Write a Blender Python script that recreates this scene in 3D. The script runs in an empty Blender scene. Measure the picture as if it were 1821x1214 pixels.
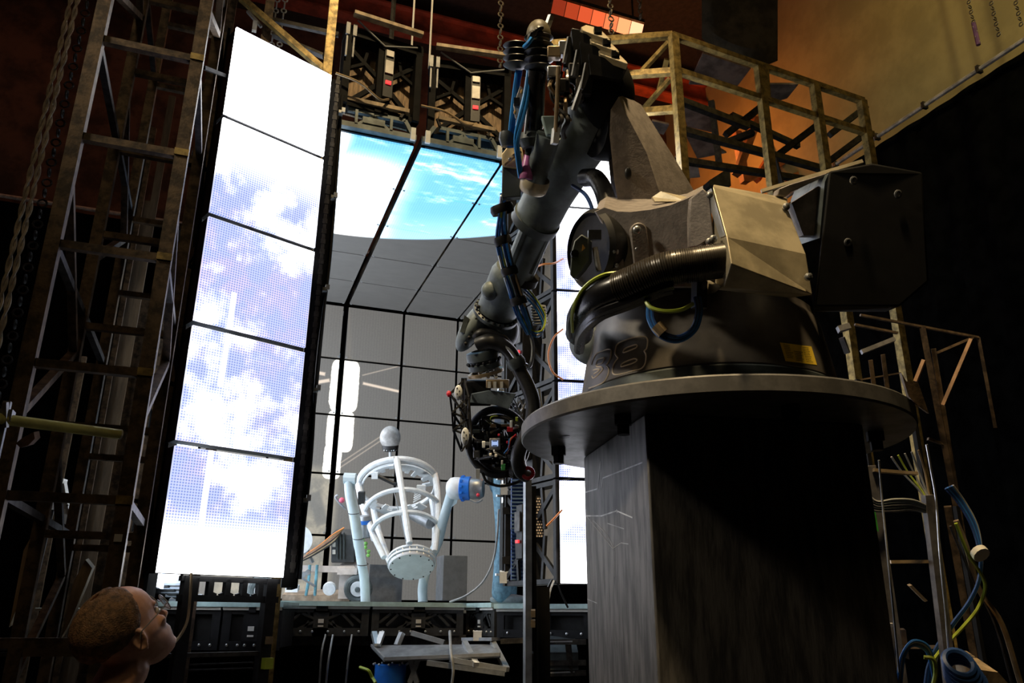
import bpy, bmesh, math, random
from mathutils import Vector as V, Matrix
random.seed(7)
S = bpy.context.scene
COL = S.collection
PI = math.pi
# ------------------------------------------------------------------ camera
CAMP = V((0, 0, 1.62)); FPX = 1410.4
_p, _r, _t = math.radians(19.086), math.radians(-.384), math.radians(19.877)
CF = V((math.sin(_t)*math.cos(_p), math.cos(_t)*math.cos(_p), math.sin(_p)))
_R = V((math.cos(_t), -math.sin(_t), 0)); _U = _R.cross(CF)
CR = _R*math.cos(_r)-_U*math.sin(_r); CU = _U*math.cos(_r)+_R*math.sin(_r)
cd = bpy.data.cameras.new('camera'); cam = bpy.data.objects.new('camera', cd); COL.objects.link(cam)
cd.sensor_width = 36; cd.lens = FPX*36/1821; cd.clip_start = .05; cd.clip_end = 100
m = Matrix((CR, CU, -CF)).transposed().to_4x4(); m.translation = CAMP; cam.matrix_world = m
S.camera = cam
def ray(px, py): return CF+CR*((px-910.5)/FPX)-CU*((py-607)/FPX)
def at(px, py, d): return CAMP+ray(px, py)*d
def onX(px, py, X): r = ray(px, py); return CAMP+r*(X/r.x)
def onY(px, py, Y): r = ray(px, py); return CAMP+r*(Y/r.y)
def onZ(px, py, Z): r = ray(px, py); return CAMP+r*((Z-1.62)/r.z)
def oncyl(px, py, c, r0):                      # nearest hit on an upright cylinder
    r = ray(px, py); a = r.x*r.x+r.y*r.y; b = -2*(r.x*c[0]+r.y*c[1]); q = c[0]**2+c[1]**2-r0*r0
    D = b*b-4*a*q
    return CAMP+r*((-b-math.sqrt(max(D, 0)))/(2*a))
X_, Y_, Z_ = V((1, 0, 0)), V((0, 1, 0)), V((0, 0, 1))
# ------------------------------------------------------------------ materials
def _mt(nt, op, *a, clamp=False):
    n = nt.nodes.new('ShaderNodeMath'); n.operation = op; n.use_clamp = clamp
    for i, v in enumerate(a):
        if isinstance(v, (int, float)): n.inputs[i].default_value = v
        else: nt.links.new(v.s if isinstance(v, E) else v, n.inputs[i])
    return E(nt, n.outputs[0])
class E:                                        # small arithmetic wrapper on node sockets
    def __init__(s, nt, so): s.nt, s.s = nt, so
    def __add__(s, o): return _mt(s.nt, 'ADD', s, o)
    __radd__ = __add__
    def __sub__(s, o): return _mt(s.nt, 'SUBTRACT', s, o)
    def __rsub__(s, o): return _mt(s.nt, 'SUBTRACT', o, s)
    def __mul__(s, o): return _mt(s.nt, 'MULTIPLY', s, o)
    __rmul__ = __mul__
    def abs(s): return _mt(s.nt, 'ABSOLUTE', s)
    def sin(s): return _mt(s.nt, 'SINE', s)
    def mx(s, o): return _mt(s.nt, 'MAXIMUM', s, o)
    def mn(s, o): return _mt(s.nt, 'MINIMUM', s, o)
    def ss(s, a, b):                            # smoothstep
        n = s.nt.nodes.new('ShaderNodeMapRange'); n.interpolation_type = 'SMOOTHSTEP'
        s.nt.links.new(s.s, n.inputs[0]); inv = a > b
        n.inputs[1].default_value, n.inputs[2].default_value = (b, a) if inv else (a, b)
        n.inputs[3].default_value, n.inputs[4].default_value = (1, 0) if inv else (0, 1)
        return E(s.nt, n.outputs[0])
def noise(nt, vec, scale, detail=3, rough=.55):
    n = nt.nodes.new('ShaderNodeTexNoise'); n.inputs['Scale'].default_value = scale
    n.inputs['Detail'].default_value = detail; n.inputs['Roughness'].default_value = rough
    nt.links.new(vec, n.inputs['Vector']); return E(nt, n.outputs[0])
def mixc(nt, f, a, b):
    n = nt.nodes.new('ShaderNodeMix'); n.data_type = 'RGBA'
    if isinstance(f, E): nt.links.new(f.s, n.inputs[0])
    else: n.inputs[0].default_value = f
    for i, c in ((6, a), (7, b)):
        if isinstance(c, tuple): n.inputs[i].default_value = (*c, 1)
        else: nt.links.new(c, n.inputs[i])
    return n.outputs[2]
def newmat(name):
    m = bpy.data.materials.new(name); m.use_nodes = True; nt = m.node_tree
    return m, nt, nt.nodes['Principled BSDF']
MATS = {}
def mat(name, rgb, rough=.5, metal=0., var=.25, scale=14., bump=0., spec=.5, rgb2=None, stretch=None):
    m, nt, b = newmat(name)
    tc = nt.nodes.new('ShaderNodeTexCoord'); vec = tc.outputs['Object']
    if stretch:
        mp = nt.nodes.new('ShaderNodeMapping'); mp.inputs['Scale'].default_value = stretch
        nt.links.new(vec, mp.inputs['Vector']); vec = mp.outputs['Vector']
    f = noise(nt, vec, scale, 5, .6)
    c2 = rgb2 or tuple(max(0, c*(1-var*1.6)) for c in rgb)
    c1 = tuple(min(1, c*(1+var*.6)) for c in rgb)
    nt.links.new(mixc(nt, f.ss(.35, .65), c1, c2), b.inputs['Base Color'])
    b.inputs['Metallic'].default_value = metal
    nt.links.new((f*.2+(rough-.1)).s, b.inputs['Roughness'])
    b.inputs['Specular IOR Level'].default_value = spec
    if bump:
        bn = nt.nodes.new('ShaderNodeBump'); bn.inputs['Strength'].default_value = bump; bn.inputs['Distance'].default_value = .01
        f2 = noise(nt, vec, scale*4, 4); nt.links.new(f2.s, bn.inputs['Height']); nt.links.new(bn.outputs[0], b.inputs['Normal'])
    MATS[name] = m; return m
def emat(name, rgb, strength, base=(.02, .02, .02)):
    m, nt, b = newmat(name); b.inputs['Base Color'].default_value = (*base, 1)
    b.inputs['Emission Color'].default_value = (*rgb, 1); b.inputs['Emission Strength'].default_value = strength
    MATS[name] = m; return m
# ------------------------------------------------------------------ mesh builder
class MB:
    def __init__(s): s.v = []; s.f = []
    def add(s, vs, fs):
        o = len(s.v); s.v += [V(p) for p in vs]; s.f += [tuple(i+o for i in f) for f in fs]; return s
    def box(s, c, size, ax=None):
        c = V(c); a = ax or (X_, Y_, Z_); h = [k/2 for k in size]
        vs = [c+a[0]*h[0]*i+a[1]*h[1]*j+a[2]*h[2]*k for k in (-1, 1) for j in (-1, 1) for i in (-1, 1)]
        return s.add(vs, [(0, 2, 3, 1), (4, 5, 7, 6), (0, 1, 5, 4), (2, 6, 7, 3), (0, 4, 6, 2), (1, 3, 7, 5)])
    def beam(s, p, q, w, h=None, up=None):
        p, q = V(p), V(q); d = q-p; L = d.length; d.normalize(); up = up or Z_
        if abs(d.dot(up)) > .98: up = Y_ if abs(d.y) < .9 else X_
        x = d.cross(up).normalized(); y = x.cross(d)
        return s.box((p+q)/2, (L, w, h or w), (d, x, y))
    def tube(s, pts, r, n=8, cap=True):
        pts = [V(p) for p in pts]; N = len(pts); rs = r if isinstance(r, (list, tuple)) else [r]*N
        T = [(pts[min(i+1, N-1)]-pts[max(i-1, 0)]).normalized() for i in range(N)]
        u = T[0].cross(Z_)
        if u.length < .1: u = T[0].cross(X_)
        u.normalize(); vs = []
        for i in range(N):
            u = (u-T[i]*u.dot(T[i]));
            if u.length < 1e-6: u = T[i].cross(X_)
            u.normalize(); w = T[i].cross(u)
            vs += [pts[i]+(u*math.cos(2*PI*k/n)+w*math.sin(2*PI*k/n))*rs[i] for k in range(n)]
        fs = [(i*n+k, i*n+(k+1) % n, (i+1)*n+(k+1) % n, (i+1)*n+k) for i in range(N-1) for k in range(n)]
        if cap: fs += [tuple(range(n-1, -1, -1)), tuple((N-1)*n+k for k in range(n))]
        return s.add(vs, fs)
    def lathe(s, prof, o, axis=None, n=24, cap=True, a0=0, a1=2*PI):
        o = V(o); ax = (axis or Z_).normalized(); u = ax.cross(Z_)
        if u.length < .1: u = X_.copy()
        u.normalize(); w = ax.cross(u); full = abs(a1-a0-2*PI) < 1e-4; k_ = n if full else n+1; vs = []
        for r, h in prof:
            vs += [o+ax*h+(u*math.cos(a0+(a1-a0)*k/n)+w*math.sin(a0+(a1-a0)*k/n))*r for k in range(k_)]
        fs = [(i*k_+k, i*k_+(k+1) % k_, (i+1)*k_+(k+1) % k_, (i+1)*k_+k) for i in range(len(prof)-1) for k in range(n)]
        if cap and full: fs += [tuple(range(k_-1, -1, -1)), tuple((len(prof)-1)*k_+k for k in range(k_))]
        return s.add(vs, fs)
    def prism(s, poly, dep):                    # poly of 3-D points, extruded by a vector
        dep = V(dep); n = len(poly); vs = [V(p) for p in poly]+[V(p)+dep for p in poly]
        fs = [tuple(range(n-1, -1, -1)), tuple(range(n, 2*n))]+[(i, (i+1) % n, n+(i+1) % n, n+i) for i in range(n)]
        return s.add(vs, fs)
    def loft(s, rings, cap=True, closed=True):
        n = len(rings[0]); vs = [p for r in rings for p in r]; k = n if closed else n-1
        fs = [(i*n+j, i*n+(j+1) % n, (i+1)*n+(j+1) % n, (i+1)*n+j) for i in range(len(rings)-1) for j in range(k)]
        if cap and closed: fs += [tuple(range(n-1, -1, -1)), tuple((len(rings)-1)*n+j for j in range(n))]
        return s.add(vs, fs)
    def ball(s, c, r, ax=None, nu=16, nv=10, t0=0., t1=PI):
        c = V(c); a = ax or (X_, Y_, Z_); r = r if isinstance(r, (tuple, list)) else (r, r, r); vs = []
        for j in range(nv+1):
            t = t0+(t1-t0)*j/nv
            for i in range(nu):
                p = 2*PI*i/nu
                vs.append(c+a[0]*r[0]*math.sin(t)*math.cos(p)+a[1]*r[1]*math.sin(t)*math.sin(p)+a[2]*r[2]*math.cos(t))
        fs = [(j*nu+i, (j+1)*nu+i, (j+1)*nu+(i+1) % nu, j*nu+(i+1) % nu) for j in range(nv) for i in range(nu)]
        return s.add(vs, fs)
    def torus(s, c, R, r, ax=None, n=32, m=8, a0=0, a1=2*PI):
        c = V(c); a = ax or (X_, Y_, Z_)
        full = abs(a1-a0-2*PI) < 1e-4
        P = [c+(a[0]*math.cos(a0+(a1-a0)*k/n)+a[1]*math.sin(a0+(a1-a0)*k/n))*R for k in range(n+1)]
        return s.tube(P, r, m)
    def build(s, name, mt, parent=None, bev=0., smooth=35, sub=0):
        o = V((0, 0, 0)); me = bpy.data.meshes.new(name)
        if parent is not None: o = ORG.get(parent.name, V((0, 0, 0)))
        elif s.v:
            lo = [min(p[i] for p in s.v) for i in range(3)]; hi = [max(p[i] for p in s.v) for i in range(3)]
            o = V(((lo[0]+hi[0])/2, (lo[1]+hi[1])/2, lo[2]))
        me.from_pydata([tuple(p-o) for p in s.v], [], s.f)
        bm = bmesh.new(); bm.from_mesh(me)
        bmesh.ops.remove_doubles(bm, verts=bm.verts, dist=1e-5)
        bmesh.ops.recalc_face_normals(bm, faces=bm.faces)
        if smooth:
            for f in bm.faces: f.smooth = True
            for e in bm.edges:
                if len(e.link_faces) == 2 and e.calc_face_angle(3.2) > math.radians(smooth): e.smooth = False
        bm.to_mesh(me); bm.free(); me.update()
        ob = bpy.data.objects.new(name, me); COL.objects.link(ob)
        me.materials.append(mt)
        if parent is not None: ob.parent = parent; ORG[ob.name] = o
        else: ob.location = o; ORG[ob.name] = o
        if sub: md = ob.modifiers.new('sub', 'SUBSURF'); md.levels = md.render_levels = sub
        if bev:
            md = ob.modifiers.new('bevel', 'BEVEL'); md.width = bev; md.segments = 2; md.limit_method = 'ANGLE'; md.angle_limit = math.radians(40)
        return ob
ORG = {}
def sp(pts, k=6):                               # Catmull-Rom through points
    P = [V(p) for p in pts]; P = [P[0]*2-P[1]]+P+[P[-1]*2-P[-2]]; out = []
    for i in range(1, len(P)-2):
        a, b, c, d = P[i-1:i+3]
        for j in range(k):
            t = j/k
            out.append(.5*((2*b)+(c-a)*t+(2*a-5*b+4*c-d)*t*t+(3*b-a-3*c+d)*t**3))
    return out+[P[-2]]
def path(pp, k=6): return sp([at(*p) for p in pp], k)      # list of (px, py, depth)
def tag(o, label=None, cat=None, group=None, kind=None):
    for k, v in (('label', label), ('category', cat), ('group', group), ('kind', kind)):
        if v: o[k] = v
    return o
def thing(name, label, cat, loc=(0, 0, 0), group=None):
    o = bpy.data.objects.new(name, None); COL.objects.link(o); o.empty_display_size = .1
    o.location = loc; ORG[o.name] = V(loc); return tag(o, label, cat, group)
def struct(name, mb, mt, **k): return tag(mb.build(name, mt, **k), kind='structure')
def dup(root, M=None, label=None, group=None):
    r = root.copy(); COL.objects.link(r)
    if M is not None: r.matrix_world = M
    if label: r['label'] = label
    if group: r['group'] = group
    for ch in list(root.children):
        c = ch.copy(); COL.objects.link(c); c.parent = r
        for g in list(ch.children):
            d = g.copy(); COL.objects.link(d); d.parent = c
    return r
def wire(name, pts, r, mt, label, cat='cable', group=None, n=6):
    return tag(MB().tube(pts, r, n).build(name, mt), label, cat, group)
# palette
BLK = mat('black_frame', (.015, .015, .016), .5, .1, .3, spec=.25)
BLK2 = mat('black_rubber', (.014, .014, .014), .42, 0, .3, 30)
BLKM = mat('matt_black_paint', (.006, .006, .006), .7, 0, .2, spec=.12)
GLOSSBLK = mat('black_hose', (.01, .01, .011), .28, 0, .2)
ROBOT = mat('robot_grey', (.135, .165, .168), .5, .15, .25, 9, .06)
ROBOTD = mat('robot_dark_grey', (.072, .088, .092), .48, .2, .3, 9, .06)
CAST = mat('cast_grey_paint', (.24, .21, .19), .55, .05, .15, 30, .12)
SHEET = mat('zinc_sheet', (.5, .43, .29), .42, .35, .22, 7, .03)
STEEL = mat('brushed_steel', (.42, .43, .44), .35, .8, .2, 18)
PED = mat('scratched_column_steel', (.13, .122, .115), .5, .25, .35, 5, .05, stretch=(6, 6, 1))
RUST = mat('brown_steel_tube', (.12, .08, .045), .55, .35, .4, 20, .1)
YELT = mat('yellowed_steel_tube', (.40, .28, .09), .5, .3, .35, 20, .08)
DKST = mat('dark_steel_tube', (.05, .045, .04), .5, .4, .4, 20)
ALU = mat('aluminium', (.6, .62, .63), .35, .7, .1)
WHITEP = mat('white_paint', (.78, .82, .84), .4, 0, .06, 25)
WOODD = mat('dark_timber', (.13, .09, .05), .7, 0, .3, 12, .1, stretch=(1, 1, .15))
WOOD = mat('pale_timber', (.42, .31, .18), .6, 0, .3, 12, .1, stretch=(1, 1, .15))
PLY = mat('plywood_sheet', (.42, .32, .26), .65, 0, .3, 6)
BLUE = mat('blue_cable', (.03, .16, .5), .35, 0, .1)
BLUEL = mat('blue_air_tube', (.04, .28, .75), .3, 0, .1)
BLUED = mat('dark_blue_cable', (.02, .06, .2), .4, 0, .1)
GRN = mat('yellow_green_cable', (.4, .5, .05), .4, 0, .1)
GREY = mat('grey_cable', (.3, .31, .31), .45, 0, .15)
ORG_C = mat('orange_cable', (.7, .25, .06), .4, 0, .1)
TAN = mat('tan_bronze', (.42, .31, .18), .4, .5, .2)
REDP = mat('red_plastic', (.6, .02, .04), .35, 0, .1)
PAPER = mat('white_label', (.7, .68, .62), .6, 0, .05)
PSU = mat('psu_casing', (.45, .43, .4), .45, .5, .1)
REDL = emat('red_indicator', (1, .04, .05), 1.2, (.3, .01, .01))
BLUEP = mat('blue_band', (.02, .16, .62), .35, 0, .08)
# ================================================================== LED light box
LS = 1.0
def screen_mat(name, fn, base=(.06, .06, .06), rough=.6):
    m, nt, b = newmat(name)
    g = nt.nodes.new('ShaderNodeNewGeometry'); s = nt.nodes.new('ShaderNodeSeparateXYZ')
    nt.links.new(g.outputs['Position'], s.inputs[0])
    x, y, z = (E(nt, s.outputs[i]) for i in range(3))
    col, st, bc = fn(nt, g.outputs['Position'], x, y, z)
    b.inputs['Base Color'].default_value = (*base, 1); b.inputs['Roughness'].default_value = rough
    if bc is not None: nt.links.new(bc, b.inputs['Base Color'])
    nt.links.new(col, b.inputs['Emission Color'])
    if isinstance(st, E): nt.links.new((st*LS).s, b.inputs['Emission Strength'])
    else: b.inputs['Emission Strength'].default_value = st*LS
    return m
def dots(u, v, p=.0136):                        # 1 in the dark gaps between the diodes
    a = (u*(PI/p)).sin().abs(); c = (v*(PI/p)).sin().abs()
    return (a*c).ss(.3, .8)
def door_screen(u0, d, boost):
    def fn(nt, P, x, y, z):
        u = (x-u0[0])*d[0]+(y-u0[1])*d[1]
        n1 = noise(nt, P, 2.2, 5, .6); n2 = noise(nt, P, 5.5, 4, .6)
        top = z.ss(3.75, 4.25); bot = z.ss(2.15, 1.85); mid = 1-(z-3.3).abs().ss(.05, .25)*1.0
        streak = (u-.17-(z-1.8)*.012).abs().ss(.018, .010)*z.ss(3.5, 3.3)*(z*9.).sin().ss(-.75, -.6)
        cl = (n1*.75+n2*.45-.12).ss(.40, .66)
        w = cl.mx(top).mx(bot).mx((mid*n1).ss(.42, .62)).mx(streak)
        c = mixc(nt, n2.ss(.4, .6), (.52, .58, .86), (.68, .60, .82))
        c = mixc(nt, w, c, (1, 1, 1))
        g = dots(u, z)*(1.05-w*.75)
        c = mixc(nt, g, c, (.22, .29, .64))
        return c, (w*w*4.0+.95)*boost, None
    return fn
DLd = (.918, .397); DL0 = (-.235, 4.072)
DRd = (.978, -.208); DR0 = (1.89, 4.37)
SC_L = screen_mat('screen_clouds', door_screen(DL0, DLd, 1.35))
SC_R = screen_mat('screen_bright_clouds', door_screen(DR0, DRd, 1.5))
def ceil_fn(nt, P, x, y, z):
    mp = nt.nodes.new('ShaderNodeMapping'); mp.inputs['Scale'].default_value = (.8, 2.0, 1); mp.inputs['Rotation'].default_value = (0, 0, -.25)
    nt.links.new(P, mp.inputs['Vector'])
    n1 = noise(nt, mp.outputs[0], 1.6, 6, .62); n2 = noise(nt, mp.outputs[0], 6, 5, .65)
    limb = y+(x-.6)*(x-.6)*.23
    earth = limb.ss(6.53, 6.49)
    haze = limb.ss(5.9, 6.5)
    wl = x.ss(1.25, .75)*y.ss(5.0, 5.5)           # white bank on the left
    w = (n1*.7+n2*.5).ss(.60, .92).mx(wl*n1.ss(.2, .5)).mx(x.ss(.62, .45)*.9)
    blue = mixc(nt, haze, (.13, .46, .80), (.32, .66, .92))
    c = mixc(nt, w, blue, (1, 1, 1))
    dk = mixc(nt, n2, (.085, .085, .082), (.125, .122, .118))
    g = dots(x, y, .02)*.28
    c = mixc(nt, g*earth, c, (.05, .2, .45))
    c = mixc(nt, earth, dk, c)
    bc = mixc(nt, n2, (.10, .10, .10), (.14, .14, .135))
    return c, earth*1.3+earth*w*3.0+.42, bc
SC_C = screen_mat('screen_earth_limb', ceil_fn)
def capsule(x, z, cx, cz, hx, hz, s=.12):
    a, b = (x-cx)*(1/hx), (z-cz)*(1/hz); a, b = a*a, b*b
    return (a*a+b*b*b).ss(1+s, 1-s)
def rbox(x, z, cx, cz, hx, hz, s=.012, ang=0.):
    dx, dz = x-cx, z-cz
    if ang:
        ca, sa = math.cos(ang), math.sin(ang); dx, dz = dx*ca+dz*sa, dz*ca-dx*sa
    return ((dx.abs()-hx).mx(dz.abs()-hz)).ss(s, -s)
def wall_fn(nt, P, x, y, z):
    n = noise(nt, P, 9, 5, .65); n3 = noise(nt, P, 2.2, 3)
    X, Zc = x+(n-.5)*.03, z+(n-.5)*.03
    # lit module: two rounded bodies with a waist
    cap = capsule(X, Zc, 1.085, 3.91, .15, .29).mx(capsule(X, Zc, 1.075, 3.42, .14, .22)).mx(capsule(X, Zc, 1.02, 3.1, .09, .18))
    mast = rbox(x, z, 1.475, 3.93, .20, .014, .01, -.13).mx(rbox(x, z, .805, 4.02, .07, .018, .01, -.1)).mx(rbox(x, z, .83, 3.925, .10, .018, .01, .28))
    mast = mast.mx(rbox(x, z, 1.47, 4.12, .22, .006, .006, .36)*.5)
    mast = mast.mx(rbox(x, z, 1.35, 3.28, .32, .006, .006, .66)*.45).mx(rbox(x, z, 1.36, 3.24, .32, .006, .006, .66)*.45)
    dust = noise(nt, P, 34, 2, .5).ss(.74, .78)*.8
    low = rbox(X, Zc, .55, 2.40, .53, .62, .06)
    pat = (n*.9+n3*.5).ss(.45, .85)
    sh = rbox(X, Zc, .92, 2.62, .06, .17, .02, .35)
    wv = noise(nt, P, 60, 1)
    off = mixc(nt, ((x*210.).sin()*.5+.5)*.5+wv*.5, (.115, .106, .092), (.155, .143, .125))
    c = mixc(nt, low*.85, off, (.42, .37, .27))
    c = mixc(nt, low*pat, c, (.16, .15, .12))
    c = mixc(nt, sh*low*.8, c, (.10, .10, .09))
    c = mixc(nt, mast*.75, c, (.95, .78, .62))
    c = mixc(nt, cap, c, (1, .97, .86))
    bc = mixc(nt, wv, (.09, .086, .08), (.13, .125, .115))
    return c, cap*1.1+mast*.35+low*.35+.74, bc
SC_B = screen_mat('screen_space_station', wall_fn)
def side_fn(nt, P, x, y, z):
    n = noise(nt, P, 1.8, 4)
    return mixc(nt, n.ss(.35, .6), (.45, .66, 1), (1, 1, 1)), 4.0, None
SC_S = screen_mat('screen_side_sky', side_fn)
GAPM = BLK
def panel_proto(smat, W, H, label, group, deep=.10, psu=True, tabs=False):
    t = thing('led_panel', label, 'LED panel', group=group)
    MB().box((W/2, .008, H/2), (W, .016, H)).build('screen', smat, t)
    if tabs:
        for x in (.014, W-.014): MB().box((x, -.003, .012), (.016, .006, .016)).build('corner_tab', GREY, t)
    f = MB(); e = .028
    for x in (e/2, W-e/2): f.box((x, .018+deep/2, H/2), (e, deep, H))
    for z in (e/2, H-e/2): f.box((W/2, .018+deep/2, z), (W-2*e, deep*.8, e))
    f.box((W/2, .03+deep*.45, H/2), (.09, deep*.8, H-2*e))
    for sx in (-1, 1):
        for sz in (-1, 1):
            f.beam((W/2+sx*.05, .05+deep*.5, H/2+sz*.06), (W/2+sx*(W/2-.03), .05+deep*.5, H/2+sz*(H/2-.05)), .03, .018, Y_)
            f.beam((W/2+sx*W*.27, .05+deep*.5, H/2+sz*.02), (W/2+sx*W*.22, .05+deep*.5, H/2+sz*(H/2-.03)), .022, .018, Y_)
    f.build('frame', BLK, t)
    p = MB().box((W/2, .06+deep, H*.52) if psu else (W/2, .05+deep, H*.52), (.075, .07, H*.55)).build('power_supply', PSU if psu else BLK, t, bev=.006)
    if psu is not None: MB().box((W/2, .098+deep, H*.42), (.05, .006, .03) if psu else (.03, .012, .018)).build('red_label', REDL, p)
    MB().box((W/2, .098+deep, H*.62), (.06, .006, .12)).build('rating_plate', PAPER if psu else DKST, p)
    for z in (.05, H-.05):
        l = MB().box((W+.004, .05+deep*.5, z), (.02, .05, .05)).box((W+.01, .09+deep*.5, z+.02), (.014, .05, .014))
        l.build('latch', ALU, t)
    return t
def frame_M(o, x, y, z):
    x, y, z = V(x).normalized(), V(y).normalized(), V(z).normalized()
    M = Matrix((x, y, z)).transposed().to_4x4(); M.translation = V(o); return M
ORD = ['lowest', 'second from the bottom', 'middle', 'second from the top', 'topmost']
def stack(smat, o2, d, z0, pitch, W, H, what, group):
    back = V((-d[1], d[0], 0)); pr = None
    for i in range(5):
        M = frame_M((o2[0], o2[1], z0+i*pitch), (d[0], d[1], 0), back, Z_)
        lab = f'{ORD[i]} LED panel of {what}'
        if pr is None: pr = panel_proto(smat, W, H, lab, group); pr.matrix_world = M
        else: dup(pr, M, lab, group)
stack(SC_L, DL0, DLd, 1.797, .613,   .628, .584, 'the bright swung-out column left of the box opening', 'panels of the left LED column')
stack(SC_R, DR0, DRd, 1.80, .612, .628, .588, 'the bright column behind the robot pedestal', 'panels of the right LED column')
COLX = [(-.245, .625), (.395, .625), (1.068, .610), (1.698, .605), (2.322, .615)]
CN = ['far-left', 'first', 'second', 'third', 'fourth']
for ci, (x0, W) in enumerate(COLX):
    pr = None
    for r in range(5):
        M = frame_M((x0, 8.2, 1.765+r*.611), X_, Y_, Z_)
        lab = f'{ORD[r]} grey LED panel in the {CN[ci]} column of the box back wall'
        if pr is None: pr = panel_proto(SC_B, W-.010, .588, lab, 'LED panels of the back wall', tabs=True); pr.matrix_world = M
        else: dup(pr, M, lab)
    pr = None
    for r in range(5 if ci else 0):
        M = frame_M((x0, 8.17-r*.652, 4.822), X_, Z_, -Y_)
        lab = f'LED ceiling panel, {["deepest","fourth","third","second","front"][r]} from the opening, {CN[ci]} row across'
        if pr is None: pr = panel_proto(SC_C, W-.008, .632, lab, 'LED panels of the box ceiling', tabs=True); pr.matrix_world = M
        else: dup(pr, M, lab)
# left side wall of the box (seen edge-on from the opening), five columns deep
for k in range(5):
    pr = None
    for r in range(5):
        M = frame_M((-.27, 4.92+k*.652, 1.765+r*.611), Y_, -X_, Z_)
        lab = f'{ORD[r]} side wall LED panel, {["first","second","third","fourth","fifth"][k]} column behind the left post'
        if pr is None: pr = panel_proto(SC_S, .638, .597, lab, 'LED panels of the left side wall', psu=None); pr.matrix_world = M
        else: dup(pr, M, lab)
# hinge post between the left LED column and the box, with perforated strip, cables and catches
t = thing('hinge_post', 'black perforated hinge post between the bright left LED column and the box', 'post', (.40, 4.5, 1.75))
MB().box((.375, 4.40, 3.3), (.07, .05, 3.1)).build('upright', BLKM, t)
MB().box((.415, 4.62, 3.3), (.03, .32, 3.1)).build('side_plate', BLKM, t)
for i in range(46): 
    if i == 0: q = MB()
    q.box((.388, 4.372, 1.86+i*.066), (.028, .006, .03))
q.box((.388, 4.374, 3.35), (.02, .004, 3.05)).build('perforated_strip', DKST, t)
q = MB()
for k in range(3):
    q.tube(sp([(.425+.012*k, 4.45+.06*k, 1.8), (.44, 4.46+.05*k, 2.4), (.425+.01*k, 4.44+.06*k, 3.0), (.445, 4.45+.05*k, 3.7), (.43, 4.46+.05*k, 4.8)], 8), .009)
q.build('cable_run', BLK2, t)
for i in range(5):
    MB().box((.42, 4.42, 2.2+i*.61), (.04, .04, .02)).box((.44, 4.40, 2.21+i*.61), (.022, .02, .032)).build('catch', ALU, t)
t = tag(MB().box((-.282, 4.53, 3.3), (.016, .70, 3.2)).build('added_light_block', BLKM), 'added black board blocking LED spill on the tower behind the left LED column', 'board')  # added board that keeps the box light off the scaffold tower
# turned panel stack at the right front corner, seen from behind and nearly edge-on
rp = V((1.93, 5.06, 0)); rd = V((.06, -.60, 0)).normalized(); pr = None
for i in range(5):
    M = frame_M((rp.x+rd.x*.63, rp.y+rd.y*.63, 1.80+i*.612), -rd, V((-.95, -.3, 0)), Z_)
    lab = f'{ORD[i]} turned LED panel seen from behind beside the right bright column'
    if pr is None: pr = panel_proto(SC_B, .60, .60, lab, 'turned panels at the right corner of the box', psu=False); pr.matrix_world = M
    else: dup(pr, M, lab)
# louvred driver grilles between the corner post and the bright column
for i in range(2):
    z0 = 1.85+i*.36
    t = thing('louvre_grille', f'{["lower","upper"][i]} blue louvred grille beside the thin post', 'grille', at(921, 1000-i*90, 5.05), 'louvred grilles')
    c = at(921, 985-i*90, 5.05)
    MB().box(c, (.085, .02, .32), (CR, Y_, Z_)).build('back_panel', BLUED, t)
    q = MB()
    for k in range(14): q.box(c+Z_*(-.15+k*.023)-CF*.015, (.085, .012, .008), (CR, CF, Z_))
    q.build('louvres', mat('louvre_blue%d' % i, (.16, .26, .42), .4, .3), t)
    t = thing('perforated_cover', f'{["lower","upper"][i]} perforated driver cover with painted light in its holes, right of the thin post', 'cover', at(955, 1000-i*82, 4.9), 'perforated covers')
    c = at(955, 1000-i*82, 4.9)
    MB().box(c, (.075, .02, .25), (CR, Y_, Z_)).build('sheet', DKST, t)
    q = MB()
    for a in range(14):
        for b_ in range(5): q.box(c+Z_*(-.115+a*.0175)+CR*(-.03+b_*.0145+.007*(a % 2))-CF*.014, (.008, .004, .008), (CR, CF, Z_))
    q.build('perforations', mat('perforation%d' % i, (.75, .62, .5), .5), t)  # pale squares on the sheet stand in for light through the holes
# corner post of the opening
t = thing('corner_post', 'black corner post with white latches beside the person in jeans', 'post', at(898, 1040, 5.1))
a, b = at(897, 1032, 5.1), at(893, 300, 5.1+.0); b = V((a.x, a.y, 4.8))
MB().beam(a, b, .05, .06).build('upright', BLK, t); MB().tube([a+CR*.035, b+CR*.035], .008).build('rod', ALU, t)
for yy in (1022, 868): MB().box(V((a.x, a.y, onX(897, yy, a.x).z))-CF*.04, (.06, .03, .07), (CR, CF, Z_)).build('latch', WHITEP, t)
for yy in (992, 905): MB().box(V((a.x, a.y, onX(897, yy, a.x).z))-CF*.04+CR*.01, (.05, .03, .045), (CR, CF, Z_)).build('clamp', BLK2, t)
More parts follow.
